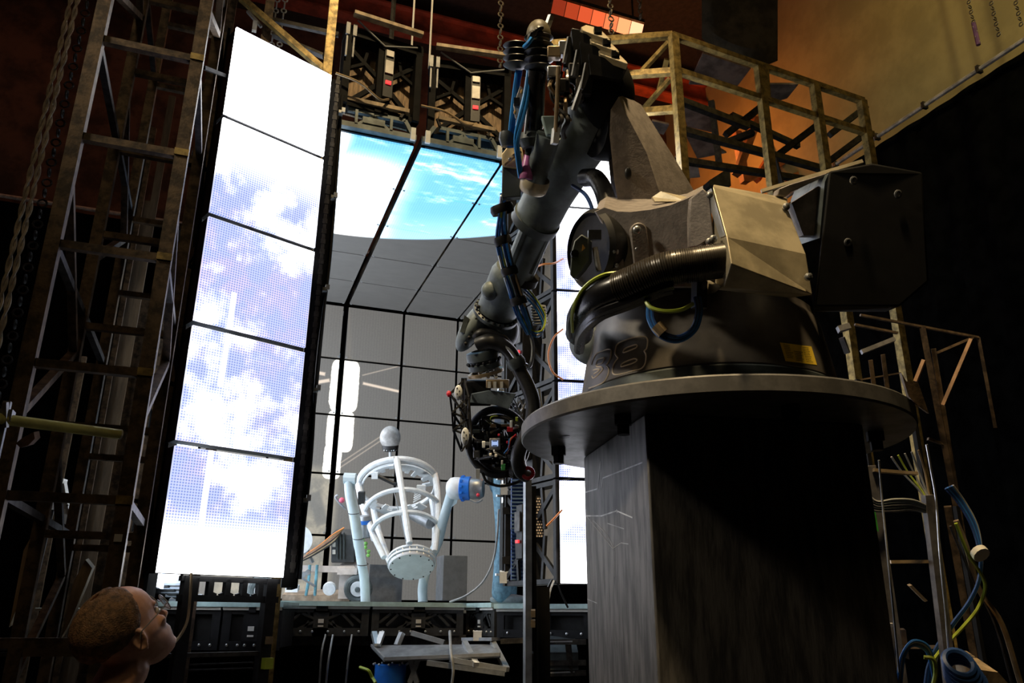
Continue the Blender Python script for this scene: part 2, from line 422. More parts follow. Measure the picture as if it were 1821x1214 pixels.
# upper row of panels seen from behind above the ceiling opening
ups = [((600, 186, 5.02), (742, 224, 5.02), 'left'), ((757, 240, 5.0), (906, 258, 5.0), 'right')]
MB_ = mat('panel_back_brown', (.30, .20, .11), .7, 0, .35, 8, .05, stretch=(12, 1, 1))
for (p0, p1, nm) in ups:
    a, b = onZ(*p0), onZ(*p1); d = (b-a); W = d.length; d.normalize(); bk = V((-d.y, d.x, 0)); H = .66
    t = thing('upper_panel', f'upright panel back with black spider frame above the {nm} half of the Earth screen', 'panel', a, 'upper panels')
    def L(x, y, z, a=a, d=d, bk=bk): return a+d*x+bk*y+Z_*z
    ax = (d, bk, Z_)
    MB().box(L(W/2, .09, H/2), (W-.02, .02, H), ax).build('backing', MB_, t)
    f = MB()
    for x in (.03, W-.03): f.box(L(x, .0, H/2), (.05, .12, H), ax)
    f.box(L(W/2, 0, H-.05), (W, .12, .07), ax).box(L(W/2, .02, .02), (W, .1, .04), ax).box(L(W*.52, 0, H/2), (.10, .08, H), ax)
    for sx in (-1, 1):
        f.beam(L(W*.52, .02, H*.45), L(W*.52+sx*W*.45, .02, H*.80), .03, .03, bk); f.beam(L(W*.52, .02, H*.45), L(W*.52+sx*W*.42, .02, H*.06), .035, .03, bk)
        f.beam(L(W*.52+sx*W*.24, .02, H*.62), L(W*.52+sx*W*.18, .02, H*.92), .022, .03, bk); f.beam(L(W*.52+sx*W*.24, .02, H*.62), L(W*.52+sx*W*.45, .02, H*.50), .022, .03, bk)
    f.build('spider_frame', BLKM, t)
    MB().box(L(W*.5, -.13, H+.045), (W*.88, .05, .028), ax).build('top_rail', WOOD, t)
    MB().tube([L(W*.12, -.1, H+.02), L(W*.5, -.06, H-.1), L(W*.9, -.1, H-.06)], .007).build('stay_rod', GREY, t)
    p = MB().box(L(W*.56, -.05, H*.48), (.07, .06, H*.60), ax).build('power_supply', BLK2, t)
    MB().box(L(W*.56, -.085, H*.56), (.06, .012, .11), ax).build('rating_plate', PSU, p)
    MB().box(L(W*.56, -.085, H*.36), (.042, .012, .026), ax).build('red_label', REDL, p)
    MB().box(L(W*.56, -.085, H*.74), (.055, .012, .05), ax).build('connector', PSU, p)
    for k in range(2):
        MB().box(L(.03+.05*k-.02, -.09, H*.9), (.028, .015, .10), ax).box(L(.03+.05*k-.02, -.08, H*.72), (.012, .015, .22), ax).build('latch', GREY, t)
    MB().tube(sp([L(-.05, -.1, .18), L(W*.2, -.12, .14), L(W*.45, -.11, .06), L(W*.58, -.08, .10)], 6), .009).build('feed_cable', TAN, t)
# hanger brackets along the front edge of the ceiling
for i, (x0, W) in enumerate(COLX[1:4]):
    t = thing('hanger_bracket', f'grey truss bracket on the front lip of the LED ceiling, {["left","middle","right"][i]} one', 'bracket', (x0, 4.9, 4.86), 'ceiling hanger brackets')
    y = 4.90; z = 4.86
    b = MB().box((x0+W/2, y, z+.02), (W, .05, .04)).box((x0+W/2+.02, y, z+.15), (W*.66, .03, .03))
    for s in (-1, 1):
        b.beam((x0+W/2+s*W*.36, y, z+.15), (x0+W/2+s*W*.47, y, z+.03), .03, .03, Y_); b.box((x0+W/2+s*W*.20, y-.01, z+.09), (.02, .03, .12))
        b.beam((x0+W/2, y, z+.13), (x0+W/2+s*W*.18, y, z+.04), .02, .03, Y_)
    b.box((x0+W/2, y, z+.085), (.16, .035, .05))
    b.build('truss', ROBOT, t)
    MB().box((x0+W/2+.02, y-.03, z+.215), (W*.72, .035, .03)).build('top_rail', WOOD, t)
    for s in (-1, 1): MB().beam((x0+W/2+s*W*.30, y-.02, z+.16), (x0+W/2+s*W*.34, y-.03, z+.21), .02, .02, Y_).build('strut', DKST, t)
    for s in (-1, 1): MB().box((x0+(W/2)*(1+s)-s*.03, y-.04, z+.03), (.035, .02, .10)).build('latch', WHITEP, t)
# ================================================================== platform of the box
GLASS = mat('glass_edge', (.46, .62, .60), .15, 0, .1)
PLATE = mat('laser_cut_plate', (.06, .06, .058), .45, .4, .2)
GALV = mat('galvanised_steel', (.34, .36, .38), .38, .6, .2, 10)
def floor_front(p0, p1, zt, zb, label, pattern=True, light=True, dp=.5):
    a, b = V((p0.x, p0.y, 0)), V((p1.x, p1.y, 0)); d = (b-a); W = d.length; d.normalize(); bk = V((-d.y, d.x, 0)); ax = (d, bk, Z_)
    t = thing('floor_panel', label, 'floor panel', V((a.x, a.y, zb)), 'floor panels of the platform')
    H = zt-zb
    def L(x, y, z): return a+d*x+bk*y+Z_*z
    MB().box(L(W/2, dp/2-.01, zt+.016), (W+.02, dp+.04, .03), ax).build('glass_top', GLASS, t)
    MB().box(L(W/2, -.008, zt-.008), (W, .012, .018), ax).build('edge_trim', PAPER, t)
    f = MB(); pl = PLATE if light else BLK
    f.box(L(W/2, .012, zt-.02), (W, .02, .04), ax).box(L(W/2, .012, zb+.025), (W, .02, .05), ax)
    for x in (.025, W-.025): f.box(L(x, .012, zb+H/2), (.05, .022, H), ax)
    f.box(L(W/2, .012, zb+H/2), (.10, .02, H), ax)
    if pattern:
        zc = zb+H*.55
        for s in (-1, 1):
            for (x0, z0, x1, z1) in ((.05, .0, .30, .35), (.05, -.05, .22, -.3), (.12, .15, .16, .4), (.2, .25, .34, -.2), (.3, .2, .42, -.1), (.12, -.05, .16, -.3)):
                f.beam(L(W/2+s*W*x0, .012, zc+z0*H), L(W/2+s*W*x1, .012, zc+z1*H), .016, .014, bk)
    f.build('front_plate', pl, t)
    MB().box(L(W/2, dp/2+.03, zb+H/2), (W-.03, dp-.05, H*.9), ax).build('body', BLK2, t)
    MB().box(L(W/2, -.004, zt-.005), (W*.12, .03, .05), ax).build('latch_tab', BLK, t)
    MB().box(L(W/2, -.002, zb+H*.5), (.036, .006, .026), ax).box(L(W/2, -.002, zb+H*.33), (.036, .006, .01), ax).build('label_plate', PAPER, t)
    q = MB()
    for x in (.12, .3, .42, .58, .75, .9): q.ball(L(W*x, 0, zb+.028), .009, nu=8, nv=5)
    q.build('bolts', ALU, t)
    return t
ZT, ZB = 1.675, 1.487
floor_front(V((.40, 5.7, 0)), V((1.04, 5.7, 0)), ZT, ZB, 'floor panel with cut-out front plate, left of the white cage centre', dp=.5)
floor_front(V((1.06, 5.7, 0)), V((1.71, 5.7, 0)), ZT, ZB, 'floor panel with cut-out front plate, right of the white cage centre', dp=.5)
c0, c1 = at(829, 1072, 5.82), at(879, 1073, 5.45)
floor_front(c0, c1, ZT, ZB, 'short angled floor panel between the cage and the thin post', dp=.4)
d0, d1 = at(884, 1073, 5.3), at(1050, 1073, 5.05)
floor_front(d0, d1, ZT-.01, ZB, 'black floor panel beside the robot pedestal', False, False, dp=.5)
floor_front(at(267, 1072, 4.72), at(395, 1073, 4.72), ZT-.015, 1.42, 'black floor panel below the left bright column, by the man', False, False, dp=.45)
floor_front(at(399, 1073, 4.72), at(503, 1073, 4.74), ZT-.015, 1.42, 'black floor panel below the left bright column, by the yellow plug', False, False, dp=.45)
struct('floor_2', MB().box((1.33, 7.2, 1.665), (3.3, 2.0, .05)), mat('platform_floor', (.30, .33, .33), .35, 0, .2))
# support deck under the platform
t = thing('support_beam', 'dark steel beam under the cut-out floor panels', 'beam', at(690, 1143, 5.5))
MB().beam(at(498, 1137, 5.45), at(828, 1138, 5.6), .08, .07).build('web', DKST, t)
MB().beam(at(828, 1136, 5.35), at(882, 1136, 5.2), .09, .02).build('end_plate', GALV, t)
MB().box(at(849, 1130, 5.24), (.055, .01, .06), (CR, CF, Z_)).build('white_tag', PAPER, t)
t = thing('channel_bracket', 'galvanised channel bracket hanging below the platform', 'bracket', at(760, 1170, 5.1))
q = MB().prism([at(661, 1147, 5.25), at(684, 1171, 5.0), at(890, 1163, 4.95), at(880, 1145, 5.2)], (0, 0, -.02))
q.build('tray', GALV, t)
MB().beam(at(684, 1171, 5.0), at(890, 1163, 4.95), .02, .02).beam(at(661, 1147, 5.25), at(684, 1171, 5.0), .015, .015).build('lip', ALU, t)
q = MB()
for (a, b) in (((826, 1142, 5.2), (847, 1182, 4.9)), ((876, 1142, 5.2), (901, 1190, 4.9)), ((800, 1172, 4.95), (901, 1190, 4.9)), ((665, 1125, 5.3), (670, 1147, 5.2)), ((672, 1147, 5.2), (680, 1125, 5.3)), ((715, 1125, 5.3), (706, 1147, 5.25)), ((732, 1125, 5.3), (790, 1142, 5.25))):
    q.beam(at(*a), at(*b), .035, .03)
q.build('hanger_frame', ALU, t)
MB().beam(at(760, 1178, 4.95), at(898, 1197, 4.9), .05, .03).build('lower_flange', GALV, t)
q = MB()
for (a, b) in (((730, 1172, 5.05), (742, 1214, 5.0)), ((744, 1172, 5.05), (728, 1214, 5.0))): q.beam(at(*a), at(*b), .03, .03)
q.build('brace', GALV, t)
cs = at(695, 1178, 5.1)
t = thing('blue_drum', 'ribbed blue drum under the galvanised bracket', 'drum', (cs.x, cs.y, .8))
MB().lathe([(.085, .0), (.10, .05), (.115, .25), (.115, .33), (.11, .36), (.118, .38), (.10, .40), (.1, .52)], (cs.x, cs.y, .8), n=28).build('body', BLUEP, t)
q = MB()
for k in range(14):
    a = 2*PI*k/14; q.beam(V((cs.x+.116*math.cos(a), cs.y+.116*math.sin(a), 1.03)), V((cs.x+.112*math.cos(a), cs.y+.112*math.sin(a), 1.20)), .016, .016)
q.build('ribs', BLUEP, t)
q = MB()
for k in range(10):
    a = 2*PI*k/10; q.ball((cs.x+.11*math.cos(a), cs.y+.11*math.sin(a), 1.325), .008, nu=6, nv=4)
q.build('bolts', ALU, t)
t = thing('equipment_case', 'black equipment case under the blue drum', 'case', (cs.x, cs.y, 0))
MB().box((cs.x, cs.y, .40), (.8, .6, .79)).build('body', BLK2, t, bev=.01); MB().box((cs.x, cs.y-.31, .6), (.8, .02, .03)).build('trim', DKST, t)
# frame under the left bright column
t = thing('door_frame', 'black punched steel frame carrying the left bright column', 'frame', (.05, 4.15, 0))
b = V((DLd[0], DLd[1], 0)); k = V((-DLd[1], DLd[0], 0))
def LD(u, z, y=.05): return V((DL0[0], DL0[1], 0))+b*u+k*y+Z_*z
for u in (.17, .585):
    MB().beam(LD(u, 0), LD(u, 1.79), .055, .055, b).build('post', BLK, t)
q = MB(); q.box(LD(.38, 1.79-.012), (.50, .04, .024), (b, k, Z_)).box(LD(.38, 1.69), (.50, .04, .03), (b, k, Z_))
for u in (.20, .275, .36, .445, .53, .57): q.box(LD(u, 1.74), (.026, .04, .08), (b, k, Z_))
for u in (.318, .402, .487):
    for s in (-1, 1): q.beam(LD(u+s*.03, 1.705), LD(u+s*.012, 1.698), .02, .03, b)
q.build('punched_rail', BLK, t)
MB().beam(LD(.0, 1.44), LD(.585, 1.44), .02, .02).build('lower_rail', DKST, t)
MB().box(LD(.59, 1.50, .01), (.035, .012, .035), (b, k, Z_)).build('pale_tag', TAN, t)
MB().box(LD(.59, 1.395, .01), (.045, .05, .05), (b, k, Z_)).build('yellow_plug', GRN, t)
wire('hanging_cable', sp([LD(.15, 1.80, -.02), LD(.155, 1.68, -.03), LD(.15, 1.58, -.04), LD(.10, 1.50, -.06), LD(.0, 1.44, -.12), LD(-.10, 1.41, -.2)]), .007, TAN, 'brown cable drooping from the left bright column behind the man')
# step unit behind the man
t = thing('step_unit', 'small ribbed black step unit left of the glass edge', 'steps', at(300, 1068, 4.9))
q = MB()
for i in range(5): q.box(at(303+i*7, 1034+i*7, 4.95), (.17, .10, .012), (CR, CF, Z_))
q.build('treads', GALV, t); MB().prism([at(270, 1030, 4.9), at(280, 1030, 4.9), at(335, 1066, 4.9), at(322, 1070, 4.9), at(272, 1045, 4.9)], CF*.02).build('stringer', DKST, t)
MB().beam(at(318, 1026, 5.1), at(318, 1072, 5.1), .05, .05).build('white_leg', WHITEP, t)
MB().beam(at(330, 1031, 5.0), at(345, 1031, 5.0), .012, .02).beam(at(333, 1031, 5.0), at(333, 1066, 5.0), .015, .015).build('bracket', ALU, t)
# thin foreground post with black band
t = thing('thin_post', 'thin grey post with black channel in front of the platform', 'post', V((at(938, 1214, 3.7).x, at(938, 1214, 3.7).y, 0)))
p = at(938, 1100, 3.7); top = onX(936, 848, p.x).z
MB().beam((p.x, p.y, 0), (p.x, p.y, top), .032, .032).build('post', GALV, t)
c = p+CR*.06+CF*.12
MB().box((c.x, c.y, .88), (.085, .04, 1.75), (CR, Y_, Z_)).build('black_channel', BLKM, t)
c = p+CR*.028+CF*.05; MB().box((c.x, c.y, 1.78), (.022, .03, .9), (CR, Y_, Z_)).build('side_strip', BLKM, t)
for yy in (1108, 1090): MB().box(at(948, yy, 3.68), (.02, .02, .03), (CR, CF, Z_)).build('bolt_plate', TAN, t)
MB().box(at(940, 1172, 3.66), (.045, .03, .06), (CR, CF, Z_)).build('foot_clamp', DKST, t)
q = MB().torus(at(939, 841, 3.66), .024, .009, (CR, CU, CF), 20, 8)
q.build('red_ring', REDP, t)
t = thing('rear_rack', 'dark steel rack of rails behind the thin post', 'rack', at(1000, 1190, 4.8))
q = MB()
for (a, b) in (((950, 1141, 4.8), (1042, 1141, 4.8)), ((950, 1178, 4.8), (1042, 1178, 4.8)), ((890, 1140, 4.9), (940, 1138, 4.9)), ((955, 1198, 4.8), (1042, 1196, 4.8)), ((1010, 1141, 4.8), (1016, 1198, 4.8))): q.beam(at(*a), at(*b), .03, .03)
q.build('rails', DKST, t)
MB().box(at(985, 1158, 4.95), (.28, .3, .10), (CR, CF, Z_)).build('shelf_box', ROBOTD, t)
q = MB(); q.beam(at(952, 1141, 4.79), at(1018, 1140, 4.79), .008, .008).beam(at(950, 1197, 4.79), at(1022, 1194, 4.79), .008, .008).beam(at(951, 1141, 4.79), at(951, 1162, 4.79), .008, .008); q.build('edge_strip', ALU, t)
for nm, pp, r, mt, lab in (('hanging_cable', [(985, 1032, 4.6), (978, 1052, 4.55), (972, 1090, 4.5), (962, 1113, 4.5), (948, 1124, 4.5)], .006, GREY, 'grey cable curving down beside the thin post'),
    ('hanging_cable', [(990, 1032, 4.6), (996, 1050, 4.6), (1003, 1066, 4.6), (1010, 1080, 4.6)], .006, BLK2, 'short black cable below the right bright column'),
    ('hanging_cable', [(982, 1030, 4.6), (974, 1045, 4.6), (968, 1058, 4.6)], .006, BLK2, 'black cable stub beside the right bright column'),
    ('hanging_cable', [(800, 1122, 5.1), (802, 1160, 4.85), (806, 1190, 4.8), (804, 1214, 4.8)], .009, GREY, 'grey cable hanging over the galvanised bracket'),
    ('hanging_cable', [(579, 1128, 5.2), (572, 1160, 5.1), (568, 1214, 5.1)], .006, GREY, 'thin cable hanging below the floor panel, first from the left'),
    ('hanging_cable', [(592, 1128, 5.2), (584, 1175, 5.1), (580, 1214, 5.1)], .007, ALU, 'pale cable hanging below the floor panel, second from the left'),
    ('hanging_cable', [(626, 1128, 5.2), (620, 1165, 5.1), (615, 1214, 5.1)], .006, GREY, 'thin cable hanging left of the blue drum'),
    ('hanging_cable', [(640, 1186, 5.0), (655, 1192, 4.95), (662, 1204, 4.95), (668, 1214, 4.9)], .010, GRN, 'green cable stub left of the blue drum'),
    ('hanging_cable', [(887, 905, 5.6), (884, 955, 5.6), (876, 1000, 5.6), (858, 1035, 5.6), (830, 1058, 5.6), (800, 1070, 5.65)], .008, GREY, 'pale cable curving from the jeans down to the platform')):
    wire(nm, path(pp), r, mt, lab, group='loose cables around the platform')
# orange loops on the right racks
for pp, lab in (([(948, 478, 5.1), (965, 470, 5.0), (985, 468, 5.0), (1001, 460, 5.14)], 'orange loop high on the rack'), ([(1001, 585, 5.0), (985, 600, 4.93), (975, 630, 4.9), (982, 660, 4.88), (1001, 675, 4.92)], 'orange loop beside the red light'), ([(972, 935, 4.6), (985, 922, 4.6), (1000, 906, 4.6)], 'orange cable end by the perforated cover')):
    wire('orange_loop', path(pp), .006, ORG_C, lab+', left of the right bright column', group='orange loops')
# ================================================================== white tubular cage
AXC = (CR*(-.155*.66)+CU*(.988*.66)+CF*.75).normalized()
DC = at(732, 1006, 5.95)
def prof(t):                                    # radius along the cage, 0 = disc, 1 = ring
    return .178+.152*math.sin(min(1, t*1.02)*PI*.5)**1.0
LC = .98
u1 = AXC.cross(CR).normalized(); u2 = AXC.cross(u1)   # u1 roughly up, u2 sideways
if u1.z < 0: u1 = -u1
if u2.dot(CR) < 0: u2 = -u2
RC = at(708, 862, 5.95+.98*.75)
def cg(t, a, r=None):
    c = DC.lerp(RC, t); r = prof(t) if r is None else r
    return c+(u1*math.cos(a)+u2*math.sin(a))*r
t = thing('cage_rig', 'white tubular cage rig with round end plate held between two posts', 'rig', (DC.x, DC.y, 1.69))
CGW = WHITEP
def hoop(tt, r=None, rt=.02, a0=0, a1=2*PI): return [cg(tt, a0+(a1-a0)*k/40, r) for k in range(41)]
MB().tube(hoop(1.0), .026, 10).build('top_ring', CGW, t)
MB().tube(hoop(.97, .30), .010, 8).build('inner_ring', CGW, t)
MB().tube(hoop(.62, None, .02, -1.9, 1.9), .020, 8).build('hoop', CGW, t)
MB().tube(hoop(.38, None, .02, -1.75, 1.2), .019, 8).build('hoop', CGW, t)
for a in (0.06, -1.35, 1.25, 2.2, -2.35, 3.1):
    MB().tube([cg(x/12, a, prof(x/12)+.0) for x in range(1, 13)], [.022+.006*(x/12) for x in range(1, 13)], 10).build('rib', CGW, t)
MB().tube([cg(x/12, .06, prof(x/12)-.035) for x in range(1, 12)], .012, 8).build('inner_rib', CGW, t)
ax0 = -AXC
MB().lathe([(.0, -.012), (.168, -.012), (.172, -.006), (.172, .012)], DC, ax0*-1, 48, cap=False).build('end_plate', mat('pale_blue_grey_paint', (.66, .66, .68), .45, 0, .06), t)
MB().lathe([(.150, .018), (.182, .018), (.182, .034), (.150, .034)], DC, AXC, 40, cap=False).lathe([(.145, .055), (.178, .055), (.178, .07), (.145, .07)], DC, AXC, 40, cap=False).build('flange', CGW, t)
q = MB()
for k in range(20): q.tube([cg(0, 2*PI*k/20, .168)+AXC*.0, cg(0, 2*PI*k/20, .168)+AXC*.075], .006, 6)
q.build('flange_bolts', ALU, t)
q = MB()
for k in range(12): q.ball(cg(0, 2*PI*k/12, .155)-AXC*.014, .006, nu=6, nv=4)
q.build('plate_screws', DKST, t)
# stepped rim plates inside the top ring
def rim(a0, a1, n, ri, z0):
    q = MB()
    for k in range(n):
        a = a0+(a1-a0)*(k+.5)/n; h = (a1-a0)/n*.5; r = ri[k % len(ri)]
        q.prism([cg(z0, a-h, .318), cg(z0, a+h, .318), cg(z0, a+h, r), cg(z0, a-h, r)], AXC*.012)
    return q
rim(-.75, -.05, 5, (.29, .275, .26), .93).build('rim_plate', CGW, t)
rim(.15, 1.5, 9, (.24, .22, .27, .20, .24), .93).build('rim_plate', CGW, t)
rim(2.4, 4.4, 11, (.22, .26, .20, .28, .24), .90).build('rim_plate', CGW, t)
# fittings
MB().tube([at(672, 846, 6.4), at(706, 862, 6.4)], .016, 8).build('black_strut', BLK2, t)
MB().box(at(667, 845, 6.4), (.05, .05, .05), (CR, CF, CU)).build('clamp_block', CGW, t); MB().box(at(749, 868, 6.4), (.07, .05, .05), (CR, CF, CU)).build('clamp_block', CGW, t)
MB().tube([at(736, 914, 6.3), at(766, 930, 6.15)], .048, 14).tube([at(730, 912, 6.33), at(737, 915, 6.3)], .03, 12).build('motor', GALV, t)
q = MB()
for k in range(5): q.tube([at(735+k*.5, 893-k*4, 6.5), at(748+k, 885-k*4, 6.5)], .006, 6)
q.build('cable_clips', CGW, t)
MB().tube(path([(700, 870, 6.3), (712, 920, 6.2), (722, 962, 6.05)], 5), .004, 5).build('conduit', GREY, t)
# posts
lp = path([(650, 1070, 6.0), (648, 1030, 6.0), (643, 1000, 6.0), (637, 960, 6.0), (630, 915, 6.0), (623, 880, 6.0), (621, 852, 6.0)], 5)
POSTC = mat('pale_blue_post', (.62, .74, .79), .38, 0, .05)
lpo = MB().tube(lp, [.036]*14+[.04]*(len(lp)-14), 14).build('left_post', POSTC, t)
q = MB()
for yy, xx in ((1003, 645), (957, 637), (912, 629)): q.torus(at(xx, yy, 6.0), .040, .003, (CR, CF, CU), 20, 5)
q.build('seam_rings', DKST, lpo)
MB().tube([at(612, 850, 6.0), at(633, 851, 6.0)], .042, 10).box(at(622, 848, 6.0), (.09, .06, .035), (CR, CF, CU)).build('left_bearing', POSTC, t)
MB().tube(path([(752, 1070, 6.1), (752, 1040, 6.15), (762, 1000, 6.2), (778, 965, 6.2), (788, 925, 6.15), (800, 885, 6.1), (806, 862, 6.05)], 5), .038, 14).build('right_post', POSTC, t)
MB().prism([at(783, 915, 6.12), at(812, 895, 6.08), at(818, 868, 6.05), at(800, 880, 6.08)], CF*.02).build('gusset', POSTC, t)
q = MB(); J = at(808, 868, 6.05); axj = (CR*.98+CU*.02-CF*.15).normalized()
q.lathe([(.0, -.06), (.05, -.055), (.078, -.03), (.085, .0), (.085, .03), (.08, .05)], J, axj, 24); q.build('joint_housing', CGW, t)
bb = MB().lathe([(.085, .05), (.09, .055), (.09, .125), (.085, .13)], J, axj, 28).build('blue_band', BLUEP, t)
q = MB()
for k in range(12): 
    a = 2*PI*k/12; v1, v2 = axj.cross(Z_).normalized(), axj.cross(axj.cross(Z_)).normalized()
    q.box(J+axj*.068+(v1*math.cos(a)+v2*math.sin(a))*.09, (.02, .022, .016), (axj, v1, v2))
q.build('bolts', BLUEP, bb)
MB().lathe([(.08, .13), (.082, .14), (.08, .20), (.065, .225), (.0, .23)], J, axj, 28).build('end_cap', GALV, t)
MB().tube(path([(835, 888, 5.95), (848, 893, 5.95), (858, 888, 5.95)], 4), .008, 6).build('cap_cable', GREY, t)
MB().ball(at(850, 880, 5.93), .014, nu=10, nv=8).build('red_knob', REDP, t)
# left inner actuator
q = MB(); J2 = at(648, 935, 6.25); q.lathe([(.04, -.09), (.052, -.08), (.052, .06), (.04, .08)], J2, CU, 18); q.build('actuator', GALV, t)
MB().lathe([(.054, .02), (.054, .05)], J2, CU, 18).build('actuator_band', BLUEP, t)
MB().box(at(643, 885, 6.4), (.05, .05, .10), (CR, CF, CU)).build('black_grip', BLK2, t)
q = MB()
for k in range(7): q.ball(at(640+k*2.5+3*(k % 2), 945+k*7, 6.35), .016, nu=8, nv=6)
q.build('green_connector', mat('green_plug', (.25, .6, .12), .4), t)
MB().box(at(652, 950, 6.3), (.06, .05, .03), (CR, CF, CU)).build('grip_block', BLK2, t)
# frosted bulb on top
hb = at(694, 778, 6.75)
t = thing('frosted_lamp', 'grey frosted lamp head on a black socket above the white cage', 'lamp', at(696, 812, 6.72))
MB().ball(hb, (.088, .088, .10), (CR, CF, CU), 24, 16).build('globe', mat('frosted_globe', (.50, .49, .47), .6, 0, .25, 12), t)
MB().lathe([(.05, -.115), (.068, -.10), (.072, -.07), (.06, -.05)], hb, CU, 20).build('socket', BLK2, t)
MB().tube([hb-CU*.11, hb-CU*.17], .012, 10).build('stem', CGW, t)
q = MB()
for k in range(5): q.ball(hb-CU*.10-CF*.06+CR*(-.04+.02*k), .007, nu=6, nv=4)
q.build('contacts', ALU, t)
# ================================================================== gear on the platform
t = thing('prop_block', 'dark grey block standing at the back right of the cage', 'block', at(803, 1066, 6.6))
MB().box(at(803, 1028, 6.7), (.21, .22, .36), (X_, Y_, Z_)).build('block', mat('grey_block', (.16, .17, .18), .6, 0, .1), t, bev=.004)
t = thing('grey_board', 'dark grey board leaning behind the left cage post', 'board', at(685, 1062, 7.0))
MB().box(at(686, 1028, 7.05)-Z_*.055, (.30, .02, .34)).build('board', mat('board_grey', (.13, .135, .14), .6, 0, .15), t)
t = thing('camera_dolly', 'pale dolly with horizontal rail, wheels and blue straps left of the cage', 'dolly', at(585, 1066, 6.5))
PALE = mat('pale_grey_paint', (.55, .50, .46), .5, 0, .1)
MB().beam(at(516, 1010, 6.5), at(632, 1013, 6.5), .065, .05).build('rail', PALE, t)
MB().box(at(618, 1030, 6.55), (.11, .14, .26), (CR, CF, Z_)).box(at(620, 1012, 6.5), (.16, .12, .05), (CR, CF, Z_)).build('column', PALE, t)
MB().box(at(565, 1058, 6.55), (.55, .14, .05), (CR, CF, Z_)).build('base_plank', mat('tan_board', (.40, .31, .22), .6), t)
MB().beam(at(526, 1020, 6.4), at(560, 1042, 6.4), .025, .02).beam(at(556, 1000, 6.5), at(546, 978, 6.5), .03, .02).build('link', GALV, t)
q = MB(); c = at(545, 975, 6.48); q.box(c, (.03, .02, .11), (CR, CF, CU)); q.build('bracket', GALV, t)
MB().lathe([(0, -.02), (.05, -.02), (.053, 0), (.05, .02), (0, .02)], at(586, 1046, 6.3), -CF, 28).build('white_disc', WHITEP, t)
for (px, py, r) in ((637, 1046, .115), (468, 1050, .13)):
    w = MB().torus(at(px, py, 6.45), r*.78, r*.24, (CR, CU, -CF), 32, 10).build('wheel', ROBOT, t)
    MB().lathe([(0, -.03), (r*.48, -.03), (r*.55, .0), (r*.5, .03), (0, .03)], at(px, py, 6.44), -CF, 24).build('hub', WHITEP, w)
    MB().lathe([(0, -.045), (r*.16, -.045), (r*.2, -.03)], at(px, py, 6.44), CF, 16).build('axle', ROBOT, w)
for x in (549, 562): MB().tube(path([(x+2, 1004, 6.42), (x, 1030, 6.40), (x-5 if x < 555 else x-2, 1058, 6.42)], 4), .012, 6).build('strap', mat('teal_strap%d' % x, (.16, .42, .52), .5), t)
for k in range(2): MB().lathe([(.008, -.012), (.022, -.012), (.022, .012), (.008, .012)], at(540+k*8, 1021-k*4, 6.4), CF, 12).build('bolt', GALV, t)
MB().box(at(520, 1046, 6.4), (.1, .06, .04), (CR, CF, Z_)).beam(at(506, 1036, 6.4), at(530, 1040, 6.4), .014, .014).build('clamp', WHITEP, t)
t = thing('equipment_box', 'black ribbed equipment box above the dolly rail', 'box', at(612, 1000, 6.55))
b = MB().box(at(614, 970, 6.6), (.20, .18, .24), (CR, CF, CU)).build('case', mat('dark_case', (.05, .055, .06), .5), t, bev=.012)
for x in (600, 606, 612): MB().box(at(x, 970, 6.5), (.008, .02, .22), (CR, CF, CU)).build('rib', ROBOTD, t)
for yy in (968, 981): MB().box(at(594, yy, 6.49), (.025, .01, .035), (CR, CF, CU)).build('sticker', PAPER, t)
for k in range(6):
    wire('signal_wire', path([(612-k, 938+k, 6.5), (592, 950+k*3, 6.45), (570-k*3, 968+k*4, 6.45), (545-k*3, 985+k*3, 6.45)], 5), .007, [ORG_C, TAN, mat('copper_wire', (.5, .25, .16), .4), BLK2, TAN, BLK2][k], ['orange', 'tan', 'copper', 'upper black', 'lower tan', 'lower black'][k]+' wire fanning from the equipment box to the dolly', group='signal wires')
t = thing('lens_disc', 'white round reflector peeping out beside the left bright column', 'reflector', at(532, 990, 6.3))
MB().lathe([(0, -.01), (.10, -.01), (.115, .01), (.12, .02)], at(530, 958, 6.3), -CF, 32).build('disc', WHITEP, t); MB().beam(at(531, 990, 6.3), at(531, 1010, 6.3), .02, .02).build('stem', GALV, t)
t = thing('control_lever', 'grey lever with a pink knob left of the cage post', 'lever', at(612, 900, 6.2))
MB().tube(path([(615, 905, 6.2), (605, 895, 6.2), (597, 884, 6.2), (601, 880, 6.2)], 4), .010, 8).build('arm', GALV, t); MB().ball(at(608, 889, 6.18), .022, nu=10, nv=8).build('knob', mat('pink_knob', (.7, .12, .2), .4), t)
# ================================================================== robot
AX = (1.55, 2.29)
t = thing('robot_pedestal', 'scratched square steel column with a thick round flange under the robot', 'pedestal', (AX[0], AX[1], 0))
e1, e2 = V((.985, -.174, 0)), V((.174, .985, 0)); K = V((1.14, 2.0, 0)); cc = K+(e1+e2)*.35
MB().box(cc+Z_*1.0925, (.70, .70, 2.185), (e1, e2, Z_)).build('column', PED, t, bev=.006)
MB().lathe([(.0, 2.186), (.64, 2.186), (.645, 2.192), (.645, 2.234), (.64, 2.24), (0, 2.24)], (AX[0], AX[1], 0), n=96).build('flange_plate', mat('machined_flange', (.15, .145, .14), .45, .3, .2), t)
SCR = mat('bright_scratch', (.62, .62, .6), .5, .2)
q = MB()
def onface(px, py):                             # left face of the column
    r = ray(px, py); n = -e1; s = (K-CAMP).dot(n)/r.dot(n); return CAMP+r*s+n*.001
def ribbon(q, seg, w):
    P = [onface(*p) for p in seg]
    for a, b in zip(P, P[1:]):
        s = (b-a).cross(e1).normalized()*w; q.add([a+s, b+s, b-s, a-s], [(0, 1, 2, 3)])
